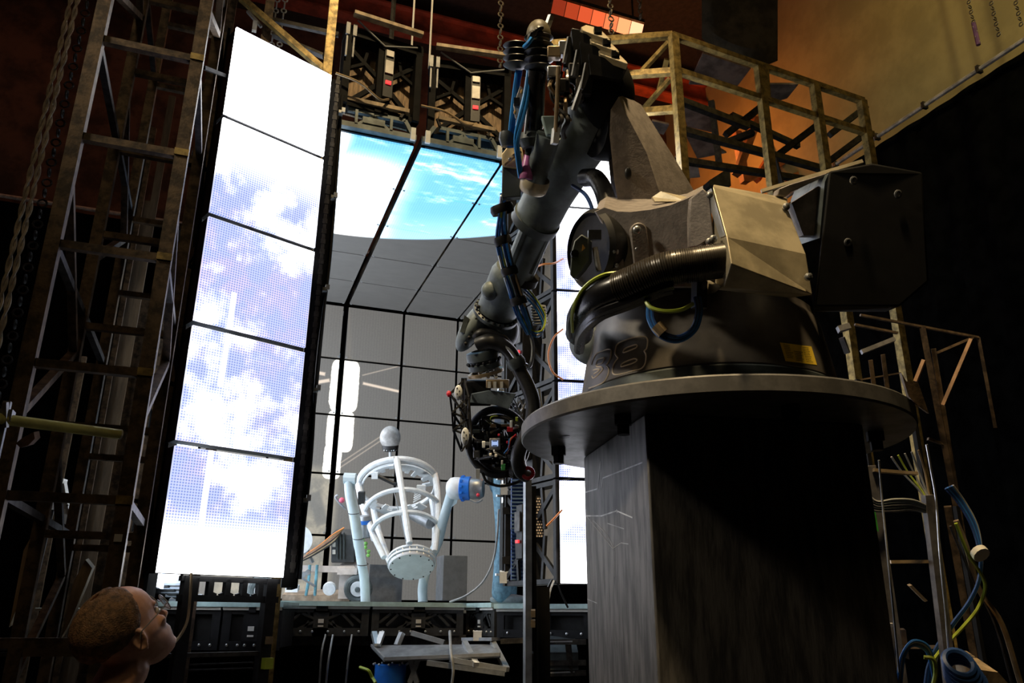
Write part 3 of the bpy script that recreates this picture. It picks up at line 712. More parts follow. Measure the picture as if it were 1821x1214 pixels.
for seg in ([(1042, 875), (1063, 869), (1068, 820), (1070, 868), (1072, 850), (1143, 822)], [(1043, 917), (1070, 917), (1097, 908), (1125, 920)], [(1097, 905), (1098, 912)]):
    ribbon(q, seg, .0022)
q.build('scratch_marks', SCR, t)
q = MB()
for seg in ([(1043, 917), (1060, 938), (1090, 975)], [(1090, 975), (1105, 965), (1118, 967)], [(1055, 925), (1080, 950), (1092, 975)], [(1080, 930), (1110, 940)], [(1093, 980), (1093, 1025)], [(1045, 1065), (1062, 1072)]):
    ribbon(q, seg, .0014)
q.build('faint_scratches', mat('faint_scratch', (.34, .34, .33), .5), t)
q = MB(); 
for a in (208, 262, 150, 320, 30, 90):
    p = V((AX[0]+.52*math.cos(math.radians(a)), AX[1]+.52*math.sin(math.radians(a)), 2.186))
    MB().lathe([(.028, 0), (.028, -.03), (.02, -.032), (.02, -.06), (0, -.06)], p, Z_, 6).build('flange_bolt', BLK, t)
q = MB().lathe([(.0, -.001), (.022, -.001)], at(985, 785, 2.75), Z_, 16, cap=False)
MB().lathe([(0, -.0015), (.02, -.0015)], V((AX[0]-.50, AX[1]+.10, 2.186)), Z_, 18, cap=False).build('drilled_hole', BLK2, t)
rb = thing('industrial_robot', 'large grey industrial robot reaching into the box, numbered 38 on its base drum', 'robot', (AX[0], AX[1], 2.24))
O3 = (AX[0], AX[1], 0)
b = MB().lathe([(.0, 2.241), (.462, 2.24), (.462, 2.262), (.448, 2.27), (.445, 2.325), (.437, 2.332)], O3, n=96, cap=False).build('base_flange', ROBOTD, rb)
q = MB()
for k in range(12):
    a = 2*PI*k/12+.15; q.lathe([(.022, 0), (.022, .012), (.014, .014), (.014, .03), (0, .03)], (AX[0]+.452*math.cos(a), AX[1]+.452*math.sin(a), 2.255), Z_, 10)
q.build('base_bolts', STEEL, b)
DRUM = mat('dark_drum_paint', (.105, .092, .08), .42, .1, .2, 9)
def rz(z): return .436-(z-2.33)*.16
drum = MB().lathe([(.432, 2.333), (.436, 2.338), (rz(2.56), 2.56), (rz(2.575)-.008, 2.575), (rz(2.58)-.01, 2.60), (.36, 2.62)], O3, n=96, cap=False).build('base_drum', DRUM, rb)
MB().lathe([(.36, 2.60), (.385, 2.63), (.385, 2.72), (.37, 2.75), (0, 2.76)], O3, n=64, cap=False).build('turntable', BLK2, rb)
def ondrum(px, py, off=.001):
    r0 = .41
    for _ in range(5):
        p = oncyl(px, py, AX, r0); r0 = rz(p.z)
    d = V((p.x-AX[0], p.y-AX[1], 0)).normalized(); return p+d*off
OUTL = mat('pale_outline_paint', (.62, .52, .40), .5, 0, .05)
c7 = lambda x, y: (920+x/3.915, 560+y/3.915)
def glyph(strokes, r=.0026):
    q = MB()
    for st in strokes: 
        P = sp([ondrum(*c7(*p)) for p in st], 3); q.tube(P, r, 5)
    return q
eight = [[(690, 215), (715, 190), (800, 160), (880, 150), (905, 165), (908, 195), (900, 235), (885, 250), (895, 270), (897, 300), (888, 345), (860, 375), (790, 395), (700, 415), (670, 410), (664, 385), (672, 345), (690, 315), (702, 300), (692, 285), (682, 262), (690, 215)],
    [(745, 240), (770, 225), (820, 208), (835, 212), (828, 228), (800, 240), (750, 260), (738, 258), (745, 240)], [(725, 345), (750, 328), (810, 305), (835, 310), (826, 325), (795, 340), (745, 355), (725, 360), (725, 345)]]
three = [[(520, 345), (535, 300), (560, 265), (620, 240), (648, 238), (655, 255), (650, 300), (632, 335), (620, 348), (635, 365), (638, 395), (625, 435), (600, 468), (560, 490), (500, 510)],
    [(548, 350), (560, 315), (585, 300), (608, 297), (605, 315), (590, 335), (560, 345), (555, 360), (585, 362), (598, 375), (580, 400), (555, 425), (530, 440), (522, 425)], [(530, 385), (552, 378), (575, 380), (560, 395), (535, 410)]]
glyph(eight).build('number_eight', OUTL, drum); glyph(three).build('number_three', OUTL, drum)
pc = [(1386, 609), (1442, 616), (1452, 649), (1396, 642)]
def quad(u, v):
    a = [pc[0][i]*(1-u)+pc[1][i]*u for i in (0, 1)]; b = [pc[3][i]*(1-u)+pc[2][i]*u for i in (0, 1)]
    return (a[0]*(1-v)+b[0]*v, a[1]*(1-v)+b[1]*v)
rows = [[ondrum(*quad(i/8, j/4), .002) for i in range(9)] for j in range(5)]
pl = MB().loft(rows, closed=False).build('yellow_plate', mat('yellow_label', (.95, .66, .06), .35, 0, .06), drum)
pl['label'] = 'yellow data plate with rows of small dark writing'
q = MB()
random.seed(3)
for col, (u0, u1) in enumerate(((.08, .30), (.36, .62), (.68, .9))):
    for k in range(9):
        v = .12+k*.095; w = u1-.08*random.random()
        if col == 0 and k > 7 or col == 1 and k < 3: continue
        x = u0
        while x < w:
            dx = .015+.02*random.random()
            q.loft([[ondrum(*quad(x, v-.018), .0035), ondrum(*quad(x+dx, v-.018), .0035)], [ondrum(*quad(x, v+.018), .0035), ondrum(*quad(x+dx, v+.018), .0035)]], closed=False); x += dx+.012
q.build('plate_print', BLK2, pl)
# rear bulge of the turntable, bluish-lit
MB().ball(at(1062, 612, 2.86), (.10, .12, .085), (CR, CF, Z_), 28, 18).build('turntable_bulge', ROBOT, rb)
# turret casting: rings from the camera side to the far side
fr = [(1082, 512), (1081, 483), (1080, 437), (1072, 402), (1057, 376), (1073, 369), (1095, 376), (1119, 377), (1155, 373), (1191, 365), (1222, 353), (1250, 338), (1262, 400), (1275, 450), (1288, 512)]
bk = [(1084, 510), (1084, 480), (1083, 434), (1078, 398), (1068, 356), (1080, 348), (1098, 352), (1131, 353), (1155, 354), (1191, 350), (1222, 344), (1250, 330), (1262, 400), (1275, 450), (1288, 510)]
def fd(x): return 2.52-(x-1055)/235*.15
R0 = [at(x, y, fd(x)+.012) for x, y in fr]; cen = sum(R0, V((0, 0, 0)))/len(R0)
R1 = [p+(cen-p)*.0 for p in [at(x, y, fd(x)) for x, y in fr]]
Rm = [p.lerp(cen, .02) for p in R0]
R2 = [at(x, y, fd(x)+.06) for x, y in fr]
R3 = [at(x, y, fd(x)+.34) for x, y in bk]
MB().loft([[p.lerp(cen, .02)-CF*.008 for p in R0], R0, R2, R3]).build('turret_casting', CAST, rb)
q = MB()
for (x, y, x1, y1, w) in ((1136, 410, 1146, 500, .026), (1095, 449, 1102, 500, .022)):
    a, b = at(x, y, fd(x)-.012), at(x1, y1, fd(x1)-.012); d = (b-a).normalized(); s = d.cross(CF).normalized()
    q.prism([a+s*w*math.cos(PI*k/8)-d*w*math.sin(PI*k/8) for k in range(9)]+[b-s*w, b+s*w], CF*.03)
q.build('cover_tabs', CAST, rb, bev=.004)
q = MB()
for (x, y, r) in ((1133, 409, .014), (1133, 443, .007), (1094, 447, .013), (1097, 472, .007), (1239, 371, .015), (1237, 403, .005), (1238, 428, .005)):
    q.ball(at(x, y, fd(x)-.025), (r, r*.6, r), (CR, CF, CU), 12, 8)
q.build('cover_bolts', STEEL, rb)
MB().prism([at(*p) for p in ((1228, 352, 2.375), (1250, 334, 2.36), (1262, 345, 2.35), (1270, 420, 2.33), (1240, 438, 2.35), (1226, 440, 2.37), (1225, 390, 2.375))], CF*.03).build('side_plate', CAST, rb, bev=.004)
# shoulder bearing and its motor
bx = (-CR*.86-CF*.50).normalized(); bc = at(1056, 444, 2.58)
MB().lathe([(0, .0), (.128, .0), (.132, .012), (.132, .07), (.118, .085), (.118, .075), (.0, .07)], bc-bx*.06, bx, 40).build('shoulder_bearing', BLK2, rb)
mp = [(1021, 428), (1034, 416), (1047, 424), (1047, 462), (1036, 478), (1020, 496), (1013, 488), (1016, 448)]
mo = MB().prism([at(x, y, 2.46) for x, y in mp], (CF+CR*.25)*.07).build('shoulder_motor', ROBOT, rb, bev=.004)
MB().box(at(1022, 452, 2.45), (.02, .03, .02), (CR, CF, CU)).lathe([(.012, 0), (.012, .03)], at(1021, 452, 2.46), -CF, 10).build('knob', BLK2, mo)
MB().prism([at(*p, 2.455) for p in ((1036, 434), (1041, 441), (1035, 446))], CF*.002).build('warning_triangle', mat('warning_orange', (.75, .42, .1), .5), mo)
MB().tube([at(1058, 440, 2.47), at(1065, 482, 2.46)], .009, 10).box(at(1057, 418, 2.48), (.04, .03, .03), (CR, CF, CU)).build('connector', STEEL, mo)
# sheet-metal cover
q = lambda x, y: (1220+x/4.336, 280+y/4.336)
A_, B_, Cc, D_, E_, F_, G_ = [at(*q(x, y), d) for x, y, d in ((205, 228, 2.36), (775, 378, 2.40), (312, 612, 2.20), (925, 745, 2.26), (348, 818, 2.14), (975, 1058, 2.22), (290, 1000, 2.22))]
A2, B2 = at(*q(212, 208), 2.52), at(*q(782, 312), 2.56)
bkv = CF*.16
co = MB().add([A_, B_, D_, Cc, F_, E_, G_, A2, B2, Cc+bkv, E_+bkv, G_+bkv*.6, D_+bkv, F_+bkv], [(0, 1, 2, 3), (3, 2, 4, 5), (5, 4, 6), (0, 7, 8, 1), (0, 3, 9, 7), (3, 5, 10, 9), (5, 6, 11, 10), (1, 8, 12, 2), (2, 12, 13, 4), (4, 13, 11, 6)]).build('sheet_metal_cover', SHEET, rb, smooth=0)
md = co.modifiers.new('bevel', 'BEVEL'); md.width = .003; md.segments = 2
MB().prism([at(*q(*p), d) for p, d in (((165, 262), 2.38), ((195, 236), 2.36), ((303, 600), 2.2), ((280, 606), 2.23))], CF*.03).build('cover_flange', ALU, rb)
MB().prism([at(*q(*p), d) for p, d in (((140, 925), 2.32), ((205, 960), 2.30), ((285, 990), 2.24), ((225, 1040), 2.25), ((150, 1062), 2.3))], CF*.02).build('lower_bracket', SHEET, rb)
s = MB()
for x, y, d in ((180, 300, 2.36), (768, 385, 2.385), (938, 925, 2.22), (208, 633, 2.26), (178, 655, 2.27), (130, 995, 2.29)):
    c = at(*q(x, y), d); MB().lathe([(.011, 0), (.011, .008), (.006, .010), (.006, .02), (0, .022)], c, -CF+CU*.3, 12).build('cover_screw', STEEL, rb)
# big motor housing right of the cover
f = [at(1474, 304, 2.42), at(1552, 290, 2.40), at(1640, 306, 2.40), at(1652, 500, 2.34), at(1600, 545, 2.34), at(1448, 545, 2.36)]
mh = MB().prism(f, CF*.42+CR*.16).build('motor_housing', BLKM, rb, bev=.006)
s = MB()
for x, y in ((1518, 321), (1597, 345), (1508, 431), (1587, 450)): MB().torus(at(x, y, 2.38), .010, .004, (CR*.8, CU, CF), 14, 6).build('eye_screw', STEEL, mh)
MB().prism([at(*q(*p), 2.52) for p in ((815, 350), (1070, 190), (1050, 470), (1010, 600), (905, 600))], CF*.05).build('side_cover', CAST, rb)
MB().prism([at(*q(*p), 2.5) for p in ((705, 290), (715, 240), (800, 205), (1090, 118), (1080, 140), (820, 260), (770, 300))], CF*.05).build('top_strap', CAST, rb, bev=.003)
MB().prism([at(*q(*p), 2.47) for p in ((1070, 190), (1100, 120), (1092, 300), (1045, 615), (1030, 620))], CF*.3).build('edge_frame', ROBOTD, rb)
MB().beam(at(*q(580, 262), 2.62), at(*q(1360, 32), 2.60), .012, .012).build('top_edge_rail', SHEET, rb)
# lower arm link (fin): grey flank and lit edge strip
fl = [(1105, 392), (1092, 318), (1084, 240), (1086, 195), (1100, 172), (1110, 196), (1150, 272), (1176, 352), (1185, 392)]
ed = [(1112, 392), (1104, 318), (1096, 240), (1098, 190), (1111, 169), (1140, 186), (1200, 282), (1238, 345), (1262, 392)]
W0 = [at(x, y, 2.80) for x, y in fl]; W1 = [at(x, y, 2.93) for x, y in ed]
MB().loft([W0, W1, [p+CF*.06-CR*.03 for p in W1]]).build('lower_arm', CAST, rb, smooth=20)
MB().ball(at(1117, 308, 2.795), (.012, .006, .022), (CR, CF, CU), 12, 8).build('hole_plug', BLK2, rb)
MB().prism([at(*p) for p in ((1160, 350, 2.62), (1175, 340, 2.6), (1232, 352, 2.55), (1222, 358, 2.52), (1165, 358, 2.6))], CF*.02).build('hinge_flap', SHEET, rb)
# elbow body
MB().ball(at(1074, 172, 3.0), (.115, .15, .15), (CR, CF, CU), 26, 16).build('elbow_housing', BLKM, rb)
MB().lathe([(0, -.08), (.10, -.08), (.11, -.06), (.11, .05), (.10, .06), (0, .06)], at(1092, 235, 3.0), (CR+CF*.4), 32).build('elbow_joint', BLKM, rb)
q = MB().tube(path([(1072, 180, 3.0), (1046, 230, 3.08), (1013, 285, 3.19), (979, 342, 3.31), (955, 388, 3.4)], 4), [.118]*3+[.114, .112, .110, .108, .106]+[.104]*3+[.102, .101, .10, .10, .10, .10], 28)
ua = q.build('upper_arm', ROBOT, rb)
MB().tube([at(956, 386, 3.395), at(949, 398, 3.42)], .107, 28).build('arm_collar', ROBOTD, rb)
s = MB().tube(path([(965, 385, 3.41), (945, 430, 3.5), (925, 478, 3.6), (918, 495, 3.64)], 4), .072, 22)
s.build('forearm_tube', ROBOT, rb)
s = MB()
for o in (-.045, .02, .055): s.tube([at(955, 405, 3.45)+CR*o-CF*.05, at(922, 485, 3.6)+CR*o-CF*.05], .02, 8)
s.build('forearm_ridges', ROBOT, rb)
MB().tube([at(935, 488, 3.62), at(930, 500, 3.64)], .066, 20).build('dark_band', BLK, rb)
MB().tube(path([(914, 478, 3.66), (905, 500, 3.7), (893, 530, 3.76), (884, 552, 3.8)], 4), [.085, .092]+[.098]*11, 26).build('wrist_tube', ROBOT, rb)
MB().ball(at(871, 517, 3.66), (.04, .03, .045), (CR, CF, CU), 16, 12).build('wrist_cap', ROBOT, rb)
s = MB(); wd = (at(880, 560, 3.82)-at(893, 530, 3.76)).normalized(); s.lathe([(.10, -.01), (.112, -.005), (.112, .012), (.10, .018)], at(882, 556, 3.8), wd, 36, cap=False)
fl_ = s.build('wrist_flange', ROBOTD, rb)
s = MB(); v1 = wd.cross(CF).normalized(); v2 = wd.cross(v1)
for k in range(22): s.ball(at(882, 556, 3.8)+wd*-.008+(v1*math.cos(2*PI*k/22)+v2*math.sin(2*PI*k/22))*.104, .007, nu=6, nv=4)
s.build('flange_bolts', BLK, fl_)
MB().ball(at(884, 588, 3.86), (.105, .10, .11), (CR, CF, CU), 24, 16).build('wrist_body', ROBOTD, rb)
dd = (at(815, 622, 3.82)-at(868, 535, 3.82)).normalized(); dn = dd.cross(CF).normalized()
wc = MB().ball(at(842, 580, 3.82), (.140, .055, .085), (dd, dn, CF), 28, 18).build('wrist_cover', ROBOT, rb)
s = MB()
for k in range(7):
    p = at(850-2.2*k+.5*k*(3-k), 545+11*k, 3.745); s.ball(p, (.010, .008, .010), (CR, CF, CU), 10, 6)
s.build('cover_bolts', BLK, wc)
MB().prism([at(*p, 3.742) for p in ((826, 560), (834, 566), (826, 592), (818, 590))], CF*.03).build('cover_badge', ROBOTD, wc)
# tool flange
tf = (at(872, 690, 3.86)-at(858, 630, 3.84)).normalized()
MB().lathe([(.05, -.05), (.075, -.045), (.08, -.03), (.08, -.005), (.07, .0), (.072, .01), (.082, .015), (.082, .04), (.07, .045)], at(860, 640, 3.84), tf, 32, cap=False).build('tool_flange', ROBOTD, rb)
s = MB()
for k in range(16):
    v1 = tf.cross(CF).normalized(); v2 = tf.cross(v1); s.ball(at(860, 640, 3.84)+tf*.006+(v1*math.cos(2*PI*k/16)+v2*math.sin(2*PI*k/16))*.08, .008, nu=6, nv=4)
s.build('flange_bolts', BLK, rb)
MB().lathe([(.07, -.008), (.088, -.006), (.088, .008), (.07, .01)], at(864, 662, 3.85), tf, 32, cap=False).build('tan_ring', TAN, rb)
# hoses and cables that ride on the robot
hp = path([(1292, 462, 2.24), (1240, 470, 2.25), (1180, 480, 2.27), (1120, 505, 2.31), (1065, 528, 2.39), (1036, 560, 2.55), (1030, 592, 2.72)], 8)
h = MB().tube(hp, .047, 20).build('main_hose', GLOSSBLK, rb)
s = MB()
for i in range(0, len(hp)-22):
    for fx in (0, .5):
        p = hp[i].lerp(hp[i+1], fx); d = (hp[i+1]-hp[i]).normalized(); a = d.cross(Z_).normalized(); s.torus(p, .047, .004, (a, d.cross(a), d), 18, 5)
s.build('hose_corrugation', mat('corrugated_hose', (.05, .042, .032), .3, .3), h)
for o in (0, 1): MB().tube([p-Z_*(.05+.012*o)+CF*.02*o for p in hp[14:]], .018, 8).build('lower_hose', GLOSSBLK, rb)
MB().tube(path([(1112, 484, 2.32), (1070, 490, 2.33), (1036, 515, 2.38), (1018, 555, 2.45), (1018, 590, 2.55)], 6), .006, 6).build('earth_lead', GRN, rb)
MB().tube(path([(1100, 486, 2.31), (1060, 500, 2.36), (1028, 530, 2.42), (1012, 570, 2.5), (1014, 600, 2.6)], 6), .008, 6).build('black_lead', BLK2, rb)
MB().tube(path([(1146, 528, 2.28), (1155, 545, 2.25), (1180, 553, 2.23), (1210, 551, 2.23), (1232, 540, 2.25)], 6), .006, 6).build('earth_lead', GRN, rb)
for k in range(4):
    o = k*2.6
    MB().tube(path([(1152+o, 545, 2.27), (1154+o, 570-o*.4, 2.25), (1172+o*.6, 597-o, 2.23), (1205, 607-o*1.1, 2.22), (1236-o*.8, 588-o*.4, 2.23), (1247-o, 555, 2.25), (1244-o, 528, 2.27)], 6), .0055, 6).build('blue_loop', [BLUE, BLUED, BLUE, BLUED][k], rb)
MB().tube([at(1167, 578, 2.232), at(1180, 592, 2.225)], .018, 10).build('loop_tape', TAN, rb)
MB().beam(at(1244, 500, 2.3), at(1243, 548, 2.28), .035, .03).build('hose_bracket', BLK2, rb)
MB().box(at(1225, 500, 2.4), (.13, .05, .035), (CR, CF, CU)).build('terminal_box', CAST, rb); MB().box(at(1212, 494, 2.36), (.045, .03, .015), (CR, CF, CU)).build('red_connector', REDP, rb)
# arched dress pack behind the arm, seen through the gap
MB().tube(path([(1040, 316, 3.05), (1060, 318, 2.98), (1075, 345, 2.9), (1080, 385, 2.8), (1060, 420, 2.72)], 6), .035, 14).build('dress_hose', GLOSSBLK, rb)
MB().tube(path([(1018, 330, 3.1), (1040, 345, 3.0), (1052, 368, 2.9), (1056, 395, 2.8)], 6), .008, 6).build('dotted_lead', BLUED, rb)
# -------- head of the dress pack: bellows, blue tubes, black hose
for (x0, y0, x1, y1, d, n, r) in ((958, 128, 958, 62, 2.95, 5, .055), (918, 122, 918, 76, 3.0, 4, .05)):
    a, b = at(x0, y0, d), at(x1, y1, d-.0); s = MB(); pr = []
    L = (b-a).length
    for k in range(n): pr += [(r*.55, L*k/n), (r, L*(k+.55)/n), (r*.95, L*(k+.7)/n), (r*.5, L*(k+.72)/n)]
    s.lathe(pr, a, b-a, 24); s.build('bellows', BLK2, rb)
MB().ball(at(958, 62, 2.95), (.046, .046, .056), (CR, CF, CU), 20, 14).build('dome_cap', mat('olive_rubber', (.16, .135, .08), .5), rb)
s = MB()
for k in range(4): s.tube(path([(938+4*k, 75-4*k, 2.9), (944+4*k, 60-3*k, 2.89), (956+3*k, 52-k, 2.9)], 4), .008, 6)
s.build('cap_claws', BLK2, rb)
MB().tube(path([(956, 125, 2.95), (953, 160, 2.98), (951, 205, 3.02), (946, 252, 3.06)], 6), .036, 18).build('black_hose', GLOSSBLK, rb)
MB().tube([at(939, 190, 2.97), at(934, 238, 2.99)], .004, 6).build('hose_highlight', ALU, rb)  # thin bright tube laid on the black hose as its painted highlight
for pp in ([(920, 125, 3.0), (914, 170, 3.02), (909, 215, 3.04), (905, 262, 3.08)], [(926, 125, 3.0), (920, 160, 3.02), (914, 215, 3.04), (910, 262, 3.08)], [(940, 125, 2.96), (934, 165, 2.96), (925, 205, 2.96), (917, 245, 2.98), (920, 280, 3.02), (925, 316, 3.06)], [(943, 125, 2.96), (938, 170, 2.96), (930, 210, 2.96), (920, 250, 2.98), (923, 280, 3.02), (928, 316, 3.06)], [(932, 84, 2.9), (940, 76, 2.88), (946, 68, 2.88)]):
    MB().tube(path(pp, 5), .0085, 8).build('blue_air_tube', BLUEL, rb)
pk = MB().prism([at(*p, 3.0) for p in ((925, 152), (932, 158), (933, 180), (922, 214), (916, 208), (913, 185))], CF*.02).build('clamp_plate', mat('plate_grey', (.36, .35, .33), .5), rb, bev=.003)
MB().box(at(919, 181, 2.99), (.022, .03, .024), (CR, CF, CU)).build('clamp_bolt', BLK2, pk)
for x, y in ((928, 163), (916, 200)): MB().ball(at(x, y, 2.99), (.006, .005, .009), (CR, CF, CU), 8, 6).build('orange_dot', mat('amber%d' % y, (.7, .4, .1), .4), pk)
for (x, y, d, r) in ((904, 247, 3.08, .034), (946, 250, 3.04, .048)):
    MB().lathe([(r, .025), (r*1.1, .0), (r*.8, -.03), (0, -.03)], at(x, y, d), CU, 20).build('hose_cup', ROBOTD, rb)
bg = MB().prism([at(*p, 3.12) for p in ((892, 274), (905, 258), (928, 262), (932, 284), (928, 300), (893, 295))], CF*.08).build('beige_box', mat('beige_box', (.72, .60, .36), .5, 0, .08), rb, bev=.003)
MB().beam(at(896, 292, 3.11), at(926, 268, 3.11), .014, .01).build('box_ridge', TAN, bg); MB().ball(at(907, 283, 3.10), .008, nu=8, nv=6).build('box_screw', STEEL, bg)
MB().prism([at(*p, 3.14) for p in ((893, 297), (928, 302), (926, 350), (892, 352))], CF*.07).build('dark_box', ROBOTD, rb, bev=.004)
MB().lathe([(.012, .05), (.014, .045), (.028, -.035), (.026, -.05)], at(937, 296, 3.06), CU-CR*-.1, 18).build('pink_nozzle', mat('pink_nozzle', (.55, .16, .42), .35), rb)
MB().tube([at(941, 258, 3.05), at(939, 280, 3.06)], .014, 12).build('nozzle_stem', BLK2, rb)
MB().tube([at(976, 240, 2.99), at(962, 285, 3.05), at(948, 328, 3.12)], [.047, .045, .043], 22).build('side_tube', ROBOT, rb)
MB().lathe([(.054, -.02), (.058, .0), (.054, .03), (.05, .035), (.05, -.01)], at(951, 325, 3.08), (at(951, 325, 3.08)-at(976, 240, 2.97)), 24, cap=False).build('tube_socket', SHEET, rb)
MB().prism([at(*p, 2.93) for p in ((962, 205), (1003, 205), (995, 242), (972, 240))], CF*.04).build('teal_gusset', mat('teal_grey_paint', (.30, .40, .39), .45), rb, bev=.006)
MB().beam(at(989, 228, 2.90), at(986, 256, 2.90), .022, .03).build('white_clip', WHITEP, rb)
MB().tube([at(993, 118, 2.86), at(988, 235, 2.89)], .0075, 8).build('brown_rod', TAN, rb)
MB().beam(at(980, 28, 2.95), at(973, 48, 2.95), .02, .015).build('end_clip', ALU, rb)
# connector hoods on the elbow
HOOD = mat('olive_hood', (.34, .27, .15), .5, .1, .15)
for k in range(3):
    ox, oy, d = 15.6*k, 21*k, 2.86-.03*k
    P = [(930, 170), (985, 145), (1130, 182), (1240, 290), (1252, 315), (1100, 262), (945, 205)]
    hp_ = [at(880+x/6.07+ox, 20+y/6.07+oy, d-(y-230)*.0008) for x, y in P]
    h = MB().prism(hp_, CF*.05-CU*.004).build('connector_hood', HOOD, rb, bev=.003)
    MB().box(at(1063+ox, 55+oy, d-.01), (.028, .03, .02), (CR, CF, CU)).build('latch', BLK2, h)
    c = [at(880+x/6.07+ox*.95, 20+y/6.07+oy*1.1, d+.05) for x, y in ((830, 175), (925, 195), (860, 620), (735, 600))]
    h2 = MB().prism(c, CF*.05).build('connector_body', BLK, rb, bev=.004)
    MB().beam(at(1012+ox, 66+oy*1.1, d-.01), at(1003+ox, 112+oy*1.1, d-.01), .012, .01).build('latch_bar', STEEL, h2)
    MB().prism([at(1016+ox, 52+oy, d+.02), at(1060+ox, 66+oy, d+.02), at(1085+ox, 78+oy, d+.02), at(1075+ox, 100+oy, d+.02), at(1020+ox, 90+oy, d+.02)], CF*.05).build('hood_block', BLK, h2)
random.seed(11)
for k in range(9):
    x, y = 985+random.random()*40, 110+random.random()*85
    MB().tube(path([(x, y, 2.92), (x+random.uniform(-14, 14), y+18, 2.88), (x+random.uniform(-18, 10), y+38, 2.92), (x+8, y+50, 2.95)], 5), .006+.004*random.random(), 6).build('small_lead', [BLK2, GLOSSBLK, TAN, DKST][k % 4], rb)
for (x, y, sx, sy, m_) in ((1003, 155, .04, .05, BLK), (985, 95, .05, .04, TAN), (1000, 88, .03, .05, STEEL), (1020, 130, .04, .06, BLK), (1030, 160, .03, .09, DKST), (1043, 148, .02, .035, STEEL), (985, 130, .05, .04, STEEL)):
    MB().box(at(x, y, 2.9), (sx, .05, sy), (CR, CF, CU)).build('connector', m_, rb, bev=.004)
MB().tube([at(1043, 130, 2.84), at(1020, 196, 2.88)], .012, 8).build('silver_connector', STEEL, rb)
for r in (.035, .05): MB().torus(at(1003, 165, 2.9), r, .005, (CR, CU, CF), 24, 6).build('cable_coil', BLK2, rb)
# cable bundle down the arm
random.seed(5)
base = [(897, 345, 3.2), (893, 385, 3.28), (893, 425, 3.36), (902, 470, 3.46), (915, 515, 3.56), (928, 555, 3.64), (944, 592, 3.7)]
for k in range(14):
    o = (random.uniform(-9, 9), random.uniform(-3, 3)); m_ = [BLK2, BLUE, BLUEL, BLK2, BLUED, BLUE, GRN, BLUEL, TAN, BLK2, BLUED, BLUE, ALU, BLK2][k]
    MB().tube(path([(x+o[0]*(1.25 if 1 < i < 6 else .7), y+o[1], d+random.uniform(-.03, .02)) for i, (x, y, d) in enumerate(base)], 5), .008 if m_ is BLK2 else .0055, 6).build('bundle_cable', m_, rb)
for (x, y, d, r) in ((893, 372, 3.24, .045), (894, 428, 3.36, .035), (906, 482, 3.48, .035), (922, 535, 3.6, .036)):
    MB().lathe([(r, -.018), (r*1.1, 0), (r, .018)], at(x, y, d-.02), CU-CR*.3, 18, cap=False).build('bundle_tie', BLK, rb)
for k in range(4):
    MB().tube(path([(940-3*k, 580, 3.7), (948+2*k, 596-2*k, 3.68), (960+2*k, 596-4*k, 3.68), (966+k, 578-6*k, 3.7), (950, 545-6*k, 3.68), (932, 525-6*k, 3.64)], 5), .005, 6).build('loop_cable', [BLUEL, ALU, BLUE, GRN][k], rb)
MB().tube(path([(944, 592, 3.7), (948, 620, 3.72), (945, 645, 3.74), (938, 652, 3.76), (925, 640, 3.78)], 5), .009, 8).build('tail_cable', GREY, rb)
for k in range(7): MB().torus(at(957+k*.6, 545+k*5, 3.75), .03, .008, (CR, CF, CU), 18, 6).build('coil_turn', GREY, rb)
for pp, r in (([(846, 600, 3.74), (858, 592, 3.72), (890, 600, 3.74), (905, 615, 3.78)], .022), ([(850, 612, 3.72), (868, 606, 3.7), (890, 612, 3.7), (906, 625, 3.7), (916, 642, 3.7), (926, 662, 3.7), (940, 690, 3.68), (948, 720, 3.66), (944, 755, 3.64), (930, 785, 3.63), (921, 812, 3.64), (926, 836, 3.68), (936, 845, 3.72)], .034)):
    MB().tube(path(pp, 6), r, 16).build('wrist_hose', BLK2, rb)
MB().lathe([(.04, -.025), (.046, 0), (.04, .025)], at(918, 645, 3.7), at(926, 662, 3.7)-at(910, 630, 3.7), 18, cap=False).build('hose_joint', ROBOTD, rb)
MB().tube(path([(893, 610, 3.68), (908, 625, 3.67), (920, 640, 3.67), (938, 650, 3.7)], 5), .009, 8).build('white_sheath', ALU, rb)
MB().tube(path([(950, 690, 3.72), (956, 730, 3.72), (962, 760, 3.72)], 4), .006, 6).tube(path([(958, 690, 3.72), (964, 730, 3.72), (970, 760, 3.72)], 4), .006, 6).build('silver_ladder', ALU, rb)
# ================================================================== camera head
cr = thing('motion_camera_rig', 'black camera rig in a round yoke hanging from the robot wrist', 'camera rig', at(870, 845, 3.85))
MB().box(at(850, 698, 3.86), (.13, .12, .12), (CR, CF, CU)).build('mount_box', BLK, cr, bev=.006)
MB().box(at(885, 682, 3.78), (.11, .05, .04), (CR, CF, CU)).build('tan_block', TAN, cr, bev=.004)
s = MB()
for x in (870, 880, 892): s.box(at(x, 684, 3.752), (.014, .01, .03), (CR, CF, CU))
s.build('block_slots', PAPER, cr)
s = MB()
for a, b in (((852, 652), (854, 672)), ((880, 655), (882, 672)), ((866, 652), (868, 672))): s.beam(at(*a, 3.8), at(*b, 3.78), .014, .014)
s.build('standoffs', PAPER, cr)
MB().prism([at(*p, 3.76) for p in ((838, 700), (870, 694), (918, 700), (904, 728), (880, 720), (836, 716))], CF*.04).build('camera_plate', mat('blue_grey_plate', (.16, .20, .23), .4), cr, bev=.003)
MB().torus(at(884, 786, 3.84), .158, .019, (CR*.9-CF*.3, CU, CF), 48, 12).build('yoke_ring', BLK2, cr)
MB().torus(at(886, 788, 3.80), .128, .011, (CR*.9-CF*.3, CU, CF), 44, 8).build('inner_ring', GLOSSBLK, cr)
MB().box(at(884, 788, 3.92), (.2, .1, .2), (CR, CF, CU)).build('camera_body', BLK, cr, bev=.01)
random.seed(21)
